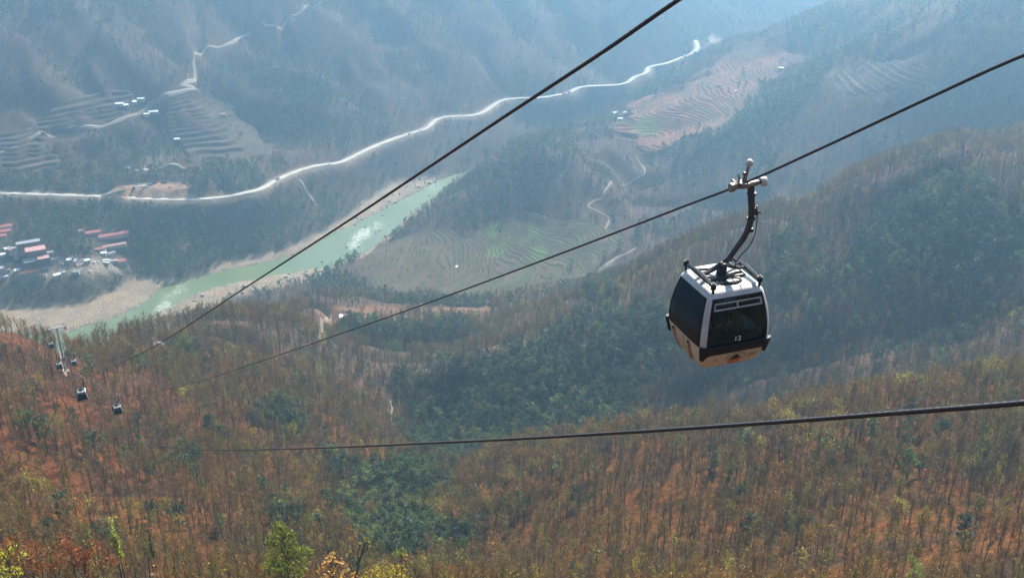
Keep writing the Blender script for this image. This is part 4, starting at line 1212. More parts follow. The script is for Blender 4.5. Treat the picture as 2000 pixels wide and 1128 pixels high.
# passengers
m_skin = mat_plain('skin', (.30, .17, .11), .55, var=.06); m_hair = mat_plain('black_hair', (.012, .010, .010), .5, var=.2)
def cloth(name, c): return mat_plain(name, c, .85, var=.18, scale=9)
def sitting_person(label, loc, rz, shirt, trousers, raise_arm):
    # joints of a seated figure facing +Y, seat height at z = 0
    J = {'pel': (0, 0, .10), 'sp': (0, -.03, .32), 'ch': (0, -.02, .50), 'nk': (0, 0, .64), 'hb': (0, .01, .71), 'hm': (0, .03, .80), 'ht': (0, .01, .90),
         'kl': (-.12, .44, .10), 'hl': (-.10, .06, .07), 'al': (-.13, .42, -.34), 'fl': (-.14, .58, -.38), 'kr': (.12, .44, .10), 'hr': (.10, .06, .07), 'ar': (.13, .42, -.34), 'fr': (.14, .58, -.38),
         'sl': (-.19, -.02, .56), 'sr': (.19, -.02, .56)}
    if raise_arm: J.update(el=(-.34, .16, .44), wl=(-.36, .36, .60), dl=(-.36, .42, .66))
    else: J.update(el=(-.26, .04, .30), wl=(-.17, .28, .20), dl=(-.15, .36, .19))
    J.update(er=(.26, .04, .30), wr=(.17, .28, .20), dr=(.15, .36, .19))
    E = [('pel','sp'),('sp','ch'),('ch','nk'),('nk','hb'),('hb','hm'),('hm','ht'),('pel','hl'),('hl','kl'),('kl','al'),('al','fl'),('pel','hr'),('hr','kr'),('kr','ar'),('ar','fr'),('ch','sl'),('sl','el'),('el','wl'),('wl','dl'),('ch','sr'),('sr','er'),('er','wr'),('wr','dr')]
    Rr = dict(pel=.15, sp=.14, ch=.16, nk=.06, hb=.075, hm=.10, ht=.07, hl=.10, kl=.07, al=.045, fl=.04, hr=.10, kr=.07, ar=.045, fr=.04, sl=.075, el=.045, wl=.03, dl=.028, sr=.075, er=.045, wr=.03, dr=.028)
    # five fingers and a thumb side on each hand
    for s, sg in (('l', -1), ('r', 1)):
        w = Vector(J['w' + s]); d = Vector(J['d' + s]); f = (d - w).normalized(); u = f.cross(Vector((0, 0, 1))).normalized()
        for q, (o, L) in enumerate([(-.03, .075), (-.01, .09), (.01, .085), (.03, .065)]):
            a = d + u * o; J['g%s%d' % (s, q)] = tuple(a + f * L * .6); J['h%s%d' % (s, q)] = tuple(a + f * L + Vector((0, 0, -.02)))
            E += [('d' + s, 'g%s%d' % (s, q)), ('g%s%d' % (s, q), 'h%s%d' % (s, q))]; Rr['g%s%d' % (s, q)] = .010; Rr['h%s%d' % (s, q)] = .008
        J['t' + s] = tuple(w + f * .05 - u * sg * .05 + Vector((0, 0, .02))); E.append(('w' + s, 't' + s)); Rr['t' + s] = .011
    names = list(J); me = bpy.data.meshes.new('person'); me.from_pydata([J[n] for n in names], [(names.index(a), names.index(b)) for a, b in E], [])
    o = bpy.data.objects.new('person', me); COL.objects.link(o)
    o.modifiers.new('s', 'SKIN'); sk = me.skin_vertices[0].data if me.skin_vertices else None
    if sk is None:
        bpy.context.view_layer.objects.active = o
        bm = bmesh.new(); bm.from_mesh(me); lay = bm.verts.layers.skin.verify(); bm.to_mesh(me); bm.free(); sk = me.skin_vertices[0].data
    for i, n in enumerate(names):
        sk[i].radius = (Rr[n],) * 2; sk[i].use_root = (n == 'pel')
    sub = o.modifiers.new('u', 'SUBSURF'); sub.levels = 1; sub.render_levels = 1
    dg = bpy.context.evaluated_depsgraph_get(); res = bpy.data.meshes.new_from_object(o.evaluated_get(dg))
    bpy.data.objects.remove(o)
    res.name = 'person'; res.materials.clear()
    for mm_ in (m_skin, shirt, trousers): res.materials.append(mm_)
    for p in res.polygons:
        c = p.center; p.use_smooth = True
        hand = min((Vector(J['d' + s]) - c).length for s in 'lr') < .13 or min((Vector(J['w' + s]) - c).length for s in 'lr') < .05
        p.material_index = 0 if (c.z > .66 and abs(c.x) < .12 and not hand) or hand else (2 if c.z < .20 and not (c.z > .14 and c.y < .1) else 1)
    ob = link('person', res); ob.location = loc; ob.rotation_euler = (0, 0, rz)
    k = Kit(); bmesh.ops.create_uvsphere(k.bm, u_segments=14, v_segments=10, radius=1.0)
    for v in k.bm.verts: v.co = Vector((v.co.x * .108, v.co.y * .115 - .018, v.co.z * .105 + .865))
    bmesh.ops.delete(k.bm, geom=[v for v in k.bm.verts if v.co.y > .05 and v.co.z < .89 or v.co.z < .775], context='VERTS')
    k.put('hair', m_hair, ob, True)
    k = Kit(); k.bm.verts.ensure_lookup_table()
    bmesh.ops.create_cone(k.bm, segments=6, radius1=.018, radius2=.008, depth=.03, matrix=Matrix.Translation((0, .135, .80)) @ Matrix.Rotation(-math.pi / 2, 4, 'X'), cap_ends=True)
    k.put('nose', m_skin, ob, True)
    for sx in (-1, 1):
        Kit().ball((sx * .036, .118, .825), .012, 8).put('eye', m_hair, ob, True)
        k = Kit(); bmesh.ops.create_uvsphere(k.bm, u_segments=8, v_segments=6, radius=.028, matrix=Matrix.Translation((sx * .105, .01, .80)) @ Matrix.Diagonal((.4, .8, 1.2, 1))); k.put('ear', m_skin, ob, True)
    Kit().box((0, .118, .765), (.045, .012, .01)).put('mouth', M['print_red'], ob)
    return tag(ob, label, 'person', 'passengers in the large gondola')
def in_cabin(x, y, z): 
    p = Vector((LAT + x, y, ZB + z)); p.rotate(Euler((0, 0, YAW))); return Vector(G0) + p * GS
sitting_person('dark clothed passenger with a raised pale sleeved arm seen through the left gondola window', in_cabin(-.28, -.50, .54), YAW, cloth('dark_navy_jacket', (.03, .035, .05)), cloth('dark_trousers', (.03, .03, .035)), True)
sitting_person('passenger facing us, dim behind the right of the front gondola window', in_cabin(.36, .50, .54), YAW + math.pi, cloth('maroon_top', (.16, .03, .03)), cloth('grey_trousers', (.06, .06, .07)), False)
sitting_person('passenger in dark clothes facing us, dim behind the left of the front gondola window', in_cabin(-.22, .50, .54), YAW + math.pi, cloth('charcoal_top', (.05, .05, .055)), cloth('black_trousers', (.02, .02, .025)), False)

# ------------------------------------------------------------------ houses
def wallmat(n, c): return mat_plain(n, c, .9, var=.12, scale=.7, bmp=.02)
HM = dict(red=wallmat('red_metal_roof', (.36, .105, .085)), rust=wallmat('rusty_pink_roof', (.42, .22, .19)), grey=wallmat('grey_roof', (.25, .25, .27)), white=wallmat('white_tin_roof', (.78, .80, .80)),
          orange=wallmat('orange_tin_roof', (.85, .27, .06)), brick=wallmat('brick_wall', (.26, .15, .12)), plaster=wallmat('pale_plaster', (.50, .46, .42)), dark=wallmat('dark_timber', (.10, .09, .09)), win=mat_plain('dark_window_glass', (.03, .04, .05), .15, var=.1))
def house(px, py, wpx, label, roof='red', wall='plaster', dep=7.0, h=3.4, storeys=1, rot=0.0, flat=False, name='house', cat='house'):
    p = hit(px, py); D = math.hypot(p[0], p[1]); w = wpx / FPX * math.sqrt(p[0]**2 + p[1]**2 + (p[2]-600)**2) 
    r = -math.atan2(p[0], p[1]) + math.radians(rot)
    H = h * storeys
    root = empty(name, (p[0], p[1], p[2] - .3), r)
    k = Kit(); k.box((0, 0, H / 2), (w, dep, H)); wl = k.put('wall', HM[wall], root)
    Kit().box((0, 0, -.9), (w + .6, dep + .6, 1.9)).put('plinth', M['road'], root)
    if flat:
        k = Kit(); k.box((0, 0, H + .12), (w + .5, dep + .5, .24)); rf = k.put('roof', HM[roof], root)
        k = Kit()
        for sx, sy, dx, dy in ((0, -1, w + .5, .2), (0, 1, w + .5, .2)): k.box((0, sy * (dep + .3) / 2, H + .55), (dx, dy, .6))
        for sx in (-1, 1): k.box((sx * (w + .3) / 2, 0, H + .55), (.2, dep - .1, .6))
        k.put('parapet', HM[wall], root)
    else:
        k = Kit(); rr = dep * .17; o = .55
        k.prism([(-dep/2 - o, H - .15), (0, H + rr), (dep/2 + o, H - .15), (dep/2 + o, H + .02), (0, H + rr + .2), (-dep/2 - o, H + .02)], lambda a, b, t: ((-w/2 - .5) + t * (w + 1.0), a, b))
        rf = k.put('roof', HM[roof], root)
        k = Kit(); k.prism([(-dep/2, H), (0, H + rr - .05), (dep/2, H)], lambda a, b, t: ((-w/2 + .02) + t * (w - .04), a, b)); k.put('gable', HM[wall], root)
    nw = max(2, min(9, int(w / 3)))
    wm = Kit().box((0, 0, 0), (1.1, .12, 1.2)).mesh('window', HM['win'])
    for s in range(storeys):
        for i in range(nw):
            x = -w / 2 + (i + .5) * w / nw
            if s == 0 and i == nw // 2: continue
            link('window', wm, root, (x, -dep / 2 - .01, s * h + h * .52))
    x = -w / 2 + (nw // 2 + .5) * w / nw
    k = Kit(); k.box((x, -dep / 2 - .02, 1.05), (1.0, .12, 2.1)); k.put('door', HM['dark'], root)
    CLEAR.append((p[0], p[1], max(w, dep) * .5 + 2.5)); 
    for back in (9, 17):
        for sx in (-.33, 0, .33):
            q = p[:2] * (1 - back / D) + np.array([p[1], -p[0]]) / D * sx * w; CLEAR.append((q[0], q[1], max(w * .22, 5)))
    return tag(root, label, cat, None)

house(6, 446, 34, 'long red roofed house at the left edge, uppermost of three rows', 'red', rot=-4)
house(3, 456, 32, 'long red roofed house at the left edge, middle of three rows', 'red', rot=-4)
house(-2, 465, 26, 'red roofed house at the left edge, lowest of three rows', 'red', rot=-4)
house(160, 454, 10, 'small greyish pink roofed hut left of the red roofs in the wood', 'rust', dep=5)
house(182, 457, 25, 'red roofed house between the pink hut and the longest red roof', 'red', dep=7, rot=3)
house(215, 465, 38, 'longest red roofed house in the wood above the village', 'red', dep=7, rot=3)
house(243, 460, 14, 'short red roofed house adjoining the right end of the longest red roof', 'red', dep=9, rot=6)
house(224, 482, 40, 'low pinkish roofed long house below the longest red roof', 'rust', dep=6, rot=4, h=2.8)
house(196, 489, 18, 'small red roofed house left of and below the low pinkish roof', 'red', dep=5, h=2.8)
house(238, 514, 16, 'faded red roofed building at the right end of the parking ground', 'red', dep=8, h=4)
house(72, 500, 34, 'big brick apartment block with pinkish flat roof in the village', 'rust', 'brick', dep=16, storeys=3, flat=True, name='apartment_block', cat='apartment block')
house(58, 488, 40, 'long grey roofed block standing behind the brick apartment block', 'grey', 'brick', dep=10, storeys=3, flat=True, name='apartment_block', cat='apartment block')
house(88, 518, 20, 'dark fronted block right in front of the brick apartment block', 'rust', 'dark', dep=12, storeys=3, flat=True, name='apartment_block', cat='apartment block')
house(62, 519, 24, 'dark gabled building below the brick apartment block', 'grey', 'dark', dep=12, storeys=2)
house(32, 505, 8, 'narrow pale building left of the brick apartment block', 'grey', 'plaster', dep=6, storeys=4, flat=True)
house(25, 495, 12, 'pale house with a pinkish roof behind the narrow pale building', 'rust', dep=8, storeys=2)
house(58, 536, 34, 'low shed with a bright orange roof at the village edge', 'orange', dep=7, h=3, name='shed', cat='shed')
house(42, 541, 18, 'low pale shed in front of the orange roofed shed', 'rust', dep=5, h=2.4, name='shed', cat='shed')
house(2, 538, 14, 'tall pale block cut by the left edge of the picture', 'grey', 'plaster', dep=9, storeys=3, flat=True, name='apartment_block', cat='apartment block')
house(6, 543, 16, 'low white roofed stall at the left edge below the tall pale block', 'white', dep=4, h=2.4, name='shed', cat='shed')
house(4, 500, 12, 'white roofed hut at the left edge behind the tall pale block', 'white', dep=5, h=3)
for px_, py_, w_, lab, rf in [
    (14, 488, 9, 'small white roofed house between the left edge and the narrow pale building', 'white'), (44, 497, 10, 'small pinkish roofed house just right of the narrow pale building', 'rust'),
    (98, 497, 12, 'pale house leaning out of the trees right of the brick apartment block', 'grey'), (108, 509, 10, 'small grey roofed kiosk at the back left of the parking ground', 'grey'),
    (20, 519, 10, 'pale grey roofed house left of the dark gabled building', 'grey'), (14, 530, 11, 'pinkish roofed house above the low white roofed stall', 'rust'),
    (34, 530, 9, 'small white roofed house left of the orange roofed shed', 'white'), (84, 541, 14, 'low pinkish roofed stall right of the orange roofed shed', 'rust'),
    (136, 512, 8, 'white roofed kiosk at the back of the parking ground', 'white'), (170, 511, 9, 'small white roofed kiosk left of the parked buses', 'white'),
    (218, 499, 13, 'grey roofed house between the parking ground and the low pinkish roof', 'grey'), (203, 497, 9, 'pale hut on the slope above the parked buses', 'white'),
    (112, 541, 12, 'low pale wall-like shed at the front of the parking ground', 'white'), (150, 535, 10, 'grey roofed kiosk at the front middle of the parking ground', 'grey')]:
    house(px_, py_, w_, lab, rf, 'plaster', dep=5, h=3, rot=rng.normal() * 12)
# farms on the far mountain and spurs
house(234, 206, 14, 'leftmost white roofed farmhouse among the hillside terraces', 'white', dep=6, rot=-10)
house(244, 209, 12, 'white roofed farmhouse second from the left among the hillside terraces', 'white', dep=6, rot=8)
house(258, 202, 16, 'widest white roofed farmhouse among the hillside terraces', 'white', dep=8, rot=-3)
house(276, 197, 12, 'rightmost white roofed farmhouse of the upper hillside group', 'white', dep=5, rot=-14)
house(287, 227, 10, 'small white roofed hut on the outer bend of the hillside track', 'white', dep=6)
house(300, 223, 17, 'white long roofed house just below the hillside track', 'white', dep=7, rot=-8)
house(346, 275, 10, 'lone white roofed hut on the lower terraces of the mountain', 'white', dep=5)
house(436, 226, 9, 'pinkish roofed hut high on the terraces right of the track', 'rust', dep=5)
house(1200, 224, 11, 'white roofed house, leftmost of the hamlet on the spur', 'white', dep=7)
house(1214, 228, 8, 'grey roofed house in the middle of the spur hamlet', 'grey', dep=6, rot=20)
house(1222, 225, 9, 'white roofed house at the right end of the spur hamlet', 'white', dep=6, rot=-15)
house(1211, 235, 8, 'white roofed house at the lower edge of the spur hamlet', 'white', dep=6, rot=10)
house(1463, 133, 5, 'tiny white hut high on the reddish terraces', 'white', dep=4)
house(1525, 137, 9, 'white hut at the right corner of the reddish terraces', 'white', dep=5)
house(1405, 170, 8, 'small pale hut in the middle of the reddish terraces', 'rust', dep=5)
house(1438, 181, 5, 'tiny pale hut right of the middle of the reddish terraces', 'white', dep=4)
house(669, 622, 10, 'white roofed hut at the edge of the red clearing', 'white', dep=5, h=2.6)
house(894, 524, 7, 'small pale hut on the terraced bowl', 'white', dep=4, h=2.6)
house(305, 674, 24, 'long low pale shed on the left ridge beside the rope', 'grey', dep=2.2, h=1.4, rot=-6, name='shed', cat='shed')

# ------------------------------------------------------------------ vehicles
M['tyre'] = mat_plain('tyre', (.02, .02, .02), .9, var=.2)
def vmat(n, c): return mat_plain(n, c, .3, var=.05)
PAINT = dict(white=vmat('white_car_paint', (.78, .78, .76)), dark=vmat('dark_car_paint', (.05, .06, .07)), red=vmat('red_truck_paint', (.45, .06, .04)), orange=vmat('orange_car_paint', (.6, .25, .06)), silver=vmat('silver_car_paint', (.5, .52, .54)), green=vmat('green_truck_paint', (.07, .13, .10)))
def wheels(root, xs, y, r):
    for x in xs:
        for s in (-1, 1):
            k = Kit(); k.tube([(x, s * (y - .12), r), (x, s * (y + .12), r)], r, 12, up=(0, 0, 1)); wv = k.put('wheel', M['tyre'], root, True)
            k = Kit(); k.tube([(x, s * (y + .11), r), (x, s * (y + .14), r)], r * .55, 10, up=(0, 0, 1)); k.put('rim', PAINT['silver'], wv, True)
def car(col):
    root = empty('car')
    prof = [(-2.15, .35), (2.15, .35), (2.2, .75), (1.9, .92), (1.05, 1.0), (-1.75, 1.05), (-2.15, .95)]
    Kit().prism(prof, lambda a, b, t: (a, -.86 + t * 1.72, b)).put('body', PAINT[col], root)
    Kit().prism([(1.0, .98), (.45, 1.40), (-1.1, 1.42), (-1.75, 1.03)], lambda a, b, t: (a, -.76 + t * 1.52, b)).put('windows', HM['win'], root)
    Kit().prism([(.5, 1.39), (.4, 1.47), (-1.0, 1.49), (-1.15, 1.40)], lambda a, b, t: (a, -.74 + t * 1.48, b)).put('roof', PAINT[col], root)
    wheels(root, (-1.35, 1.35), .78, .33)
    for s in (-1, 1):
        Kit().box((2.18, s * .6, .72), (.08, .34, .14)).put('headlight', M['print_white'], root)
    return root
def truck(col, box):
    root = empty('truck')
    Kit().box((0, 0, .75), (7.0, 1.0, .3)).put('chassis', M['tyre'], root)
    c = Kit().prism([(2.0, .6), (3.7, .6), (3.75, 1.5), (3.45, 2.5), (2.0, 2.55)], lambda a, b, t: (a, -1.1 + t * 2.2, b)).put('cab', PAINT[col], root)
    Kit().box((3.64, 0, 1.95), (.10, 1.9, .7)).put('windscreen', HM['win'], c)
    Kit().box((-.85, 0, 1.95), (5.3, 2.3, 2.1), bev=.04).put('cargo_box', PAINT[box], root)
    wheels(root, (-2.3, 2.7), 1.0, .48)
    return root
def bus(col):
    root = empty('bus')
    Kit().box((0, 0, 1.75), (9.5, 2.4, 2.6), bev=.15).put('body', PAINT[col], root)
    for s in (-1, 1):
        for i in range(6): Kit().box((-3.7 + i * 1.45, s * 1.21, 2.15), (1.15, .06, .8)).put('window', HM['win'], root)
    Kit().box((4.75, 0, 2.0), (.08, 2.0, 1.2)).put('windscreen', HM['win'], root)
    wheels(root, (-3, 3), 1.1, .48); return root
def on_ground(v, px, py, yaw, label, cat, group, zoff=0.0):
    p = hit(px, py); v.location = (p[0], p[1], p[2] + zoff); v.rotation_euler = (0, 0, math.radians(yaw)); CLEAR.append((p[0], p[1], 6))
    return tag(v, label, cat, group)
protos = {}
def vehicle(kind, a, *args):
    key = (kind,) + a
    if key not in protos:
        protos[key] = {'car': car, 'truck': truck, 'bus': bus}[kind](*a); return on_ground(protos[key], *args)
    return on_ground(copy_tree(protos[key]), *args)
LOTG = 'vehicles on the orange dirt car park'
vehicle('car', ('dark',), 262, 369, 15, 'dark car, leftmost on the orange dirt car park', 'car', LOTG, .1)
vehicle('car', ('silver',), 269, 361, 5, 'silver car at the upper left edge of the orange dirt car park', 'car', LOTG, .1)
vehicle('truck', ('silver', 'silver'), 284, 367, 25, 'pale truck near the left end of the orange dirt car park', 'truck', LOTG, .1)
vehicle('truck', ('green', 'green'), 292, 363, 10, 'dark truck just behind the pale truck on the orange dirt car park', 'truck', LOTG, .1)
vehicle('truck', ('dark', 'dark'), 301, 359, -15, 'dark truck at the back middle of the orange dirt car park', 'truck', LOTG, .1)
vehicle('truck', ('dark', 'green'), 321, 358, -5, 'dark truck at the back right of the orange dirt car park', 'truck', LOTG, .1)
vehicle('car', ('dark',), 332, 367, 60, 'dark car alone at the front right of the orange dirt car park', 'car', LOTG, .1)
vehicle('car', ('white',), 352, 363, 20, 'white car at the far right end of the orange dirt car park', 'car', LOTG, .1)
def road_at(px):
    best = min(range(1, len(ROAD) - 1), key=lambda i: abs(to_px(*ROAD[i])[0] - px))
    a, b = ROAD[best - 1], ROAD[best + 1]
    return ROAD[best], math.degrees(math.atan2(b[1] - a[1], b[0] - a[0]))
def road_vehicle(px, v, label, cat, side=1.8):
    p, yaw = road_at(px); n = math.radians(yaw)
    v.location = (p[0] + math.sin(n) * side, p[1] - math.cos(n) * side, p[2] + .05); v.rotation_euler = (0, 0, n)
    tag(v, label, cat, 'vehicles driving on the valley road')
road_vehicle(541, copy_tree(protos[('truck', 'green', 'green')]), 'large dark truck on the valley road right of the car park', 'truck')
road_vehicle(799, car('dark'), 'dark car on the valley road below its sharp bend', 'car')
road_vehicle(821, copy_tree(protos[('car', 'silver')]), 'pale car on the valley road just before its sharp bend', 'car')
road_vehicle(1100, truck('red', 'red'), 'left one of two red trucks on the far valley road', 'truck')
road_vehicle(1110, truck('red', 'red'), 'right one of two red trucks on the far valley road', 'truck')
road_vehicle(648, copy_tree(protos[('car', 'white')]), 'small white car on the middle of the valley road', 'car', -1.8)
PG = 'vehicles on the village parking ground'
for kind, a, px, py, yaw, label in [
    ('bus', ('white',), 208, 512, 8, 'white bus parked at the back right of the village parking ground'), ('bus', ('white',), 208, 518, -12, 'white bus parked in front of another bus on the village parking ground'),
    ('bus', ('silver',), 223, 515, 15, 'silver bus beside the faded red roofed building'), ('car', ('white',), 183, 513, 5, 'white car left of the buses at the back of the parking ground'),
    ('car', ('white',), 192, 513, 12, 'white car closest to the left end of the buses'), ('car', ('dark',), 226, 519, 10, 'dark car in front of the silver bus'),
    ('truck', ('silver', 'white') if False else ('silver', 'silver'), 149, 513, 80, 'pale truck at the back middle of the village parking ground'), ('car', ('white',), 162, 517, 40, 'white car right of the pale truck in the middle of the parking ground'),
    ('car', ('orange',), 149, 519, 20, 'orange car in front of the pale truck in the middle of the parking ground'), ('car', ('orange',), 158, 520, 70, 'orange car nearest the middle trees of the parking ground'),
    ('car', ('white',), 105, 517, 15, 'white car at the back left of the parking ground'), ('car', ('silver',), 121, 516, -20, 'silver car at the back left of the parking ground'),
    ('car', ('white',), 80, 527, 10, 'white car nearest the orange roofed shed'), ('car', ('white',), 86, 527, 5, 'white car second from the orange roofed shed'), ('car', ('silver',), 92, 526, 0, 'silver car third from the orange roofed shed'),
    ('car', ('white',), 125, 533, 30, 'white car at the front left edge of the parking ground'), ('car', ('white',), 175, 531, 10, 'white car at the front edge of the parking ground, right of centre'), ('car', ('dark',), 135, 521, 50, 'dark car left of the orange cars')]:
    vehicle(kind, a, px, py, yaw, label, kind, PG)

# ------------------------------------------------------------------ single plants in the foreground and the clearing
def place_top(px, py, h, start=60.0):
    """spot where a plant of height h standing on the ground reaches this line of sight"""
    d = ray(px, py); hh = math.hypot(d[0], d[1])
    D = np.arange(start, 1800, 1.0); t = D / hh
    z = CAM_Z + d[2] * t; g = ground(d[0] * t, d[1] * t)
    m = np.nonzero(z - g <= h)[0]
    k = m[0] if len(m) else -1
    return np.array([d[0] * t[k], d[1] * t[k], g[k]]), z[k] - g[k]
def single(name, px, py, h, g, H0, tint, label, cat='tree', group=None, wide=1.0, start=60.0, ro=None, tint2=None):
    p, hh = place_top(px, py, h, start)
    s = max(hh, .5) / H0
    root = empty(name, p - np.array([0, 0, .1]), rng.random() * 6.28 if ro is None else ro)
    root.scale = (s * wide, s * wide, s)
    t = link('trunk', g[0].mesh('trunk', TM), root)
    c = link('crown', g[1].mesh('crown', TM), root)
    for o in (t, c): o['tint'] = tint
    CLEAR.append((p[0], p[1], 2.0)); 
    return tag(root, label, cat, group)
def clumpy(H, n, leaf, ctrs, stems=True):
    """leafy plant whose foliage sits in the given clumps (x, y, z, r)"""
    tr, cr = Geo(), Geo()
    tr.tube([[0, 0, 0], [.1, 0, H * .3], [0, .1, H * .6], [0, 0, H * .85]], [.14, .11, .07, .03], 6, 0)
    tot = sum(c[3] ** 2 for c in ctrs)
    for x, y, z, r in ctrs:
        if stems: tr.tube([[0, 0, max(.2, z - r * 1.6 - .4)], [x * .6, y * .6, z - r * .6], [x, y, z]], [.06, .045, .02], 4, 0)
        k = max(8, int(n * r * r / tot))
        q = rng.normal(size=(k, 3)); q /= np.linalg.norm(q, axis=1)[:, None]; q *= (rng.random((k, 1)) ** .4) * r
        cr.leaves(np.array([x, y, z]) + q, leaf, 2, .5)
    return tr, cr
def tall(name, px, py, D, s, g, H0, tint, label, cat='tree', group=None, wide=1.0):
    """plant at distance D whose crown (H0 high, scale s) stands on as much stem as the steep ground asks for"""
    d = ray(px, py); t = D / math.hypot(d[0], d[1])
    x, y, z = d[0] * t, d[1] * t, CAM_Z + d[2] * t
    gz = float(ground(x, y)); h = z - gz
    off = max(0.0, h / s - H0)
    root = empty(name, (x, y, gz - .2)); root.scale = (s * wide, s * wide, s)
    r0 = .16
    g[0].tube([[0, 0, -off - .3], [.15, .1, -off * .5], [0, 0, .1]], [r0 * 1.6, r0 * 1.2, r0], 6, 0)
    for part, q in (('trunk', g[0]), ('crown', g[1])):
        o = link(part, q.mesh(part, TM), root, (0, 0, off)); o['tint'] = tint
    CLEAR.append((x, y, 2.0))
    return tag(root, label, cat, group)
YG = (.15, .18, .02); YEL = (.32, .26, .02); DG = (.045, .075, .02); RUST = (.36, .13, .04); OL = (.17, .17, .05)
bush = [(-.1, 0, 9.6, .55), (-.7, .1, 9.0, .65), (.5, -.2, 8.9, .6), (-1.3, .2, 8.3, .6), (0, 0, 8.3, .9), (1.0, .1, 8.2, .6), (-1.5, 0, 7.4, .7), (-.6, 0, 7.3, .8), (.9, 0, 7.2, .8), (-.9, .3, 6.4, .8), (.4, 0, 6.3, .9), (1.3, 0, 6.2, .7), (2.2, 0, 6.5, .6), (2.8, .1, 6.0, .55), (-1.9, 0, 5.3, .7), (-.9, -.3, 5.2, .9), (.5, 0, 5.0, 1.0), (1.9, .2, 5.2, .8), (-2.2, 0, 4.2, .8), (-1.2, .3, 3.8, 1.0), (.2, 0, 3.6, 1.1), (1.5, 0, 3.9, .9)]
tall('broadleaf_tree', 549, 1012, 130, 1.45, clumpy(10, 3200, .24, bush), 10.2, YG, 'bushy green tree with bright yellow-green leaves rising from the bottom edge', wide=.86)
sap = [(-.6, 0, 6.6, .45), (-.1, 0, 7.2, .45), (.4, 0, 7.8, .5), (.9, 0, 6.9, .5), (-1.3, 0, 5.8, .5), (1.6, 0, 6.2, .4), (.1, 0, 5.6, .6), (1.1, 0, 5.2, .6), (-.7, 0, 4.6, .6), (2.2, 0, 5.2, .5), (-1.6, 0, 4.2, .6), (.6, 0, 4.0, .7)]
tall('sapling', 645, 1074, 130, 1.4, clumpy(8, 260, .36, sap), 8.3, (.40, .24, .06), 'sparse sapling with orange and yellow leaves between the green bush and the forked bare tree')
def forked():
    tr, cr = Geo(), Geo()
    tr.tube([[0, 0, 0], [.1, 0, 2.5], [.0, 0, 5.0], [.35, 0, 7.0], [.9, 0, 8.6], [1.3, 0, 10.0]], [.16, .15, .13, .11, .09, .07], 6, 0)
    tr.tube([[0, 0, 5.0], [-.5, .1, 6.3], [-.6, 0, 8.1]], [.10, .08, .06], 5, 0)
    tr.tube([[.35, 0, 7.0], [.3, .2, 8.2], [.6, .1, 9.2]], [.08, .07, .05], 5, 0)
    tr.tube([[.7, 0, 8.0], [1.3, 0, 8.7], [1.5, 0, 9.5]], [.07, .06, .05], 5, 0)
    tr.tube([[.05, 0, 4.0], [-.9, 0, 5.0], [-1.1, 0, 5.9]], [.08, .06, .04], 5, 0)
    for p in ((1.3, 0, 10.0), (.6, .1, 9.3), (1.5, 0, 9.6), (-.6, 0, 8.1), (-1.1, 0, 6.0)):
        cr.leaves(np.array(p) + rng.normal(size=(16, 3)) * .14, .24, 2, .4)
    return tr, cr
tall('forked_tree', 690, 1050, 130, 1.45, forked(), 10.0, (.20, .20, .05), 'forked leafless tree with stubby upright branches at the bottom edge')
tall('yellow_bush', 752, 1097, 125, 1.35, clumpy(7, 1200, .20, [(0, 0, 5.6, 1.3), (-1.4, 0, 5.2, 1.2), (1.4, 0, 5.1, 1.2), (-.5, 0, 3.8, 1.4), (1.8, 0, 3.8, 1.2), (-2.0, 0, 3.9, 1.1)]), 6.8, YEL, 'rounded bright yellow bush at the bottom edge', 'bush')
tall('sapling', 782, 1066, 135, 1.35, clumpy(9, 130, .26, [(0, 0, 8.5, .55), (-.5, 0, 8.0, .5), (.4, 0, 7.9, .45), (.9, 0, 6.6, .4), (.2, 0, 6.2, .3)]), 9, YG, 'thin sapling with a small yellow-green tuft above the yellow bush')
col_ = lambda w=.42: clumpy(18, 520, .26, [(.12 * math.sin(i * 2.1), .2 * math.cos(i), 11.5 + i * .72, w * (1.1 - .06 * i)) for i in range(9)], False)
COLG = 'slim column shaped trees by the lower left corner'
tall('column_tree', 29, 1040, 160, .95, col_(.5), 17.6, DG, 'slim dark green column tree nearest the left edge', group=COLG)
tall('column_tree', 171, 1033, 160, .95, col_(), 17.6, (.16, .20, .04), 'slim yellow-edged column tree in the middle of the lower left row', group=COLG)
tall('column_tree', 289, 1030, 160, .95, col_(.36), 17.6, DG, 'slim dark column tree at the right of the lower left row', group=COLG)
tall('column_tree', 212, 1007, 160, .95, col_(.6), 17.6, (.24, .26, .05), 'tallest yellow-green column tree of the lower left row', group=COLG, wide=1.3)
tall('column_tree', 226, 1046, 160, .95, col_(.5), 17.6, (.28, .30, .04), 'short yellow-green column tree beside the tallest one', group=COLG, wide=1.1)
rb = lambda n, m=9: clumpy(16, n, .26, [(rng.normal() * 1.5, rng.normal() * 1.0, m + rng.random() * (15.5 - m), 1.0) for _ in range(13)])
RG = 'rust leaved shrubs in the lower left corner'
for px, py, h, lab in [(50, 1064, 17, 'leftmost rust-orange leaved tree crown in the lower left corner'), (92, 1058, 18, 'rust-orange leaved crown second from the left edge'), (132, 1060, 18, 'tallest rust-orange leaved crown in the lower left corner'), (12, 1072, 16, 'rust-red crown cut by the left edge above the yellow one'), (196, 1100, 16, 'small rust-orange crown right of the tall ones at the bottom edge'), (160, 1085, 17, 'rust-orange crown touching the bottom edge below the slim column trees')]:
    tall('rust_tree', px, py, 150, .95, rb(800), 16, (.20, .06, .013), lab, 'tree', RG)
tall('yellow_tree', 14, 1094, 140, .95, rb(700, 10), 16, (.40, .40, .03), 'yellow-green leafy crown in the bottom left corner')
single('green_tree', 1790, 1082, 15, rb(700), 16, (.12, .19, .03), 'bright green leafy crown at the bottom edge on the right', 'tree', start=90, wide=1.2)
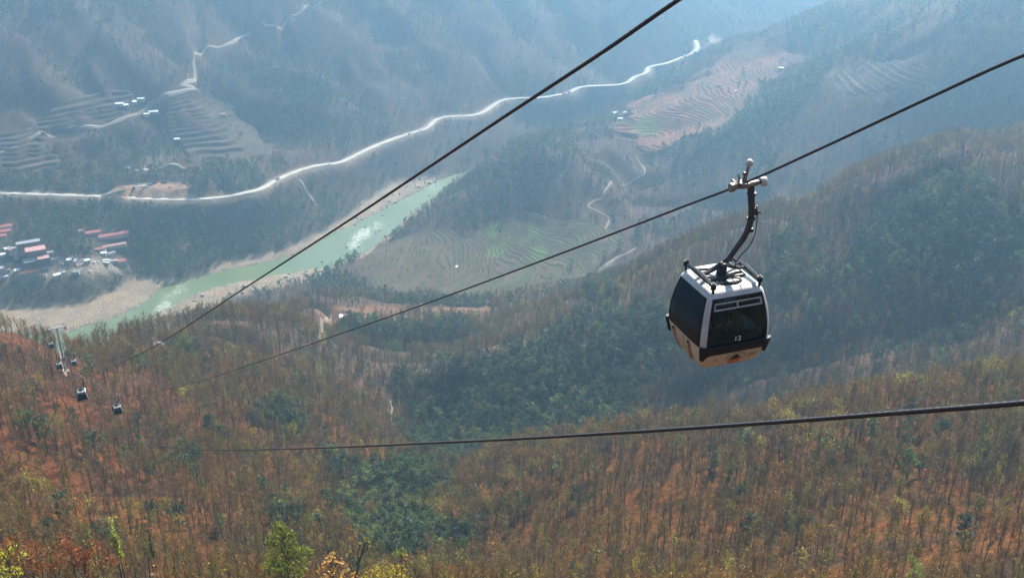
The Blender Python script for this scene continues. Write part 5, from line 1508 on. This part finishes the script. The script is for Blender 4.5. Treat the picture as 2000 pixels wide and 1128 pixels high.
single('yellow_tree', 1765, 965, 12, clumpy(10, 700, .30, [(rng.normal() * 1.3, rng.normal(), 5 + rng.random() * 4.5, .9) for _ in range(11)]), 10, (.30, .25, .04), 'mustard yellow tree standing out on the right slope', start=120)
single('lone_tree', 839, 588, 13, green_parts(10, 500, .55, .85, 11, .12), 10, (.035, .055, .03), 'lone dark rounded tree standing in the red clearing', start=500)
single('round_tree', 684, 604, 8, green_parts(10, 300, .6, 1.2, 9, .1), 10, (.04, .06, .03), 'small dark tree beside the white roofed hut', start=500)

# ------------------------------------------------------------------ the forest
def tint_for(x, y, n, green):
    base = np.array([(.18, .14, .035), (.26, .22, .035), (.34, .17, .035), (.25, .12, .04), (.34, .30, .04), (.14, .10, .045)])
    lowf = fbm(x / 45, y / 45, 141, 3)
    i = np.clip(((lowf - .3) / .4 * .6 + rng.random(n) * .5) * len(base), 0, len(base) - 1).astype(int)
    t = base[i] * .74 * (.8 + 1.3 * rng.random((n, 1)) ** 2)
    gb = np.array([(.028, .052, .026), (.05, .09, .035), (.10, .155, .045), (.06, .085, .05), (.14, .17, .05)])
    gt = gb[rng.integers(0, 5, n)] * (.62 + .4 * rng.random((n, 1)))
    return np.where(green[:, None], gt, t)
def forest(s, D0, D1, far):
    x, y, z, D = stand_points(s, D0, D1)
    n = len(x)
    g = greenness(x, y); nz_ = fbm(x / 60, y / 60, 151, 3)
    slope = far_gullies(x, y) if far else np.zeros(n)
    pg = g * .9 + (.04 if far else .012) + (.26 * sstep(.48, .66, nz_) if far else .04 * sstep(.58, .66, nz_))
    if far: pg = pg + .45 * sstep(4, -16, slope) * (y > 1500) - .12 * sstep(8, 18, slope) * (y > 1500)
    green = rng.random(n) < pg
    thin = fbm(x / 26, y / 26, 161, 3)
    cover = np.where(green, .95, (.88 if far else .74) + .55 * (thin - .45) * 2)
    if far: cover = np.where(slope > 12, cover * .75, cover)
    cover = cover * (.62 + .76 * sstep(.36, .60, fbm(x / 75, y / 75, 163, 3)))
    keep = rng.random(n) < cover
    x, y, z, D, green = x[keep], y[keep], z[keep], D[keep], green[keep]
    n = len(x)
    tint = np.ones((n, 4)); tint[:, :3] = tint_for(x, y, n, green)
    if far:
        idx = np.where(green, OFF[3] + rng.integers(0, KINDS[3], n), OFF[2] + rng.integers(0, KINDS[2], n))
        h = np.where(green, .85 + .5 * rng.random(n), .75 + .45 * rng.random(n))
    else:
        yel = fbm(x / 55, y / 55, 171, 3)
        leafy_i = np.clip(((yel - .32) / .36 * 3.4 + rng.normal(size=n) * 1.1), 0, 5).astype(int)
        idx = np.where(green, OFF[1] + rng.integers(0, KINDS[1], n), OFF[0] + leafy_i)
        h = np.where(green, .75 + .6 * rng.random(n), .85 + .6 * rng.random(n) ** 1.5)
        h = h * (1 - .2 * sstep(330, 220, D))
    scl = np.stack([h * (.9 + .3 * rng.random(n)), h * (.9 + .3 * rng.random(n)), h], 1)
    rot = np.stack([rng.normal(size=n) * .035, rng.normal(size=n) * .035, rng.random(n) * 6.283], 1)
    P = np.stack([x, y, z - .25], 1)
    return P, rot, scl, idx.astype(int), tint, D
P, rot, scl, idx, tint, D = forest(3.9, 150, 900, False)
# the trees that show largest are things of their own
px, py, dep = to_px(P[:, 0], P[:, 1], P[:, 2] + scl[:, 2] * 5)
size = scl[:, 2] * 10 * FPX * .8 / dep
inf = (px > 8) & (px < 1992) & (py > 20) & (py < 1105)
order = np.argsort(-np.where(inf, size, 0))[:290]
single_mask = np.zeros(len(P), bool); single_mask[order] = True
NEAR_PROTO = {}
GL = {0: ('bare_tree', 'slender leafless grey-brown tree near the bottom edge', 'leafless trees nearest the bottom edge'),
      1: ('sparse_tree', 'slender tree with a few olive leaves left, near the bottom edge', 'thinly leaved trees nearest the bottom edge'),
      2: ('green_tree', 'full green crowned tree among bare ones near the bottom edge', 'green trees nearest the bottom edge')}
allg = BARE + GREENT
for j in order:
    i = int(idx[j]); k = 2 if i >= OFF[1] else (0 if i in (0, 5) else 1)
    nm, lab, grp = GL[k]
    if i not in NEAR_PROTO: NEAR_PROTO[i] = (allg[i][0].mesh('trunk', TM), allg[i][1].mesh('crown', TM))
    root = empty(nm, P[j]); root.rotation_euler = rot[j]; root.scale = scl[j]
    for part, me in zip(('trunk', 'crown'), NEAR_PROTO[i]):
        o = link(part, me, root); o['tint'] = tuple(float(v) for v in tint[j, :3])
    zi = 0 if px[j] < 640 else (1 if px[j] < 1050 else (2 if px[j] < 1520 else 3))
    where = ('on the lower left slope', 'beside the green ravine at the bottom middle', 'on the lower slope below the lowest rope', 'in the lower right corner')[zi]
    tag(root, lab.replace('near the bottom edge', where).replace(', on', ' on').replace(', beside', ' beside').replace(', in', ' in'), 'tree', grp.replace('nearest the bottom edge', where))
q = ~single_mask
scatter('forest', P[q], rot[q], scl[q], idx[q], tint[q], 'bare brown forest with green patches covering the near slopes and the ravine')
n_near = int(q.sum())
P, rot, scl, idx, tint, D = forest(6.2, 900, 3050, True)
scatter('distant_forest', P, rot, scl * 1.12, idx, tint, 'hazy mixed forest covering the far mountainside and the valley')
# undergrowth between the near trees
x, y, z, D = stand_points(4.2, 150, 720, 60)
k = rng.random(len(x)) < .75; x, y, z = x[k], y[k], z[k]; n = len(x)
tt = np.ones((n, 4)); base = np.array([(.21, .09, .035), (.17, .07, .03), (.27, .14, .065), (.11, .07, .04), (.10, .09, .03), (.07, .05, .035)])
lf = fbm(x / 22, y / 22, 181, 3); ii = np.clip((lf - .3) / .4 * 3 + rng.random(n) * 3, 0, 5).astype(int)
g = greenness(x, y) > .5
tt[:, :3] = np.where(g[:, None], np.array([.06, .09, .035]), base[ii]) * (.8 + .4 * rng.random((n, 1)))
s = .6 + .9 * rng.random(n)
scatter('undergrowth', np.stack([x, y, z - .05], 1), np.stack([x * 0, x * 0, rng.random(n) * 6.28], 1), np.stack([s, s, s], 1), (OFF[4] + rng.integers(0, 3, n)).astype(int), tt, 'dry rust coloured undergrowth and leaf litter between the trees')
# boulders along the river
rocks = Geo()
for k in range(4):
    pass
ico = bmesh.new(); bmesh.ops.create_icosphere(ico, subdivisions=1, radius=1.0)
IV = np.array([v.co[:] for v in ico.verts]); IF = np.array([[v.index for v in f.verts] for f in ico.faces]); ico.free()
for px, py, sp, nn in [(800,385,28,70),(840,362,26,50),(760,402,18,40),(700,432,22,40),(640,520,22,40),(590,538,20,30),(560,548,16,25),(470,572,20,26),(400,592,22,26),(690,478,14,30),(540,500,20,16),(735,448,14,25),(360,615,18,20),(1400,95,30,25)]:
    c = PZ(px, py, 1)
    for _ in range(nn):
        x_ = c[0] + rng.normal() * sp * .6; y_ = c[1] + rng.normal() * sp
        if ground(x_, y_) < -1.2 and rng.random() < .85: continue
        r = .5 + rng.random() ** 3 * 2.4
        rocks.add(IV * r * (.7 + .5 * rng.random((1, 3))) * (.85 + .3 * rng.random((len(IV), 1))) + [x_, y_, max(float(ground(x_, y_)), -.3) + r * .25], IF, 0)
tag(link('boulders', rocks.mesh('boulders', [M['rock']])), 'pale boulders strewn along the river banks and rapids', kind='stuff')
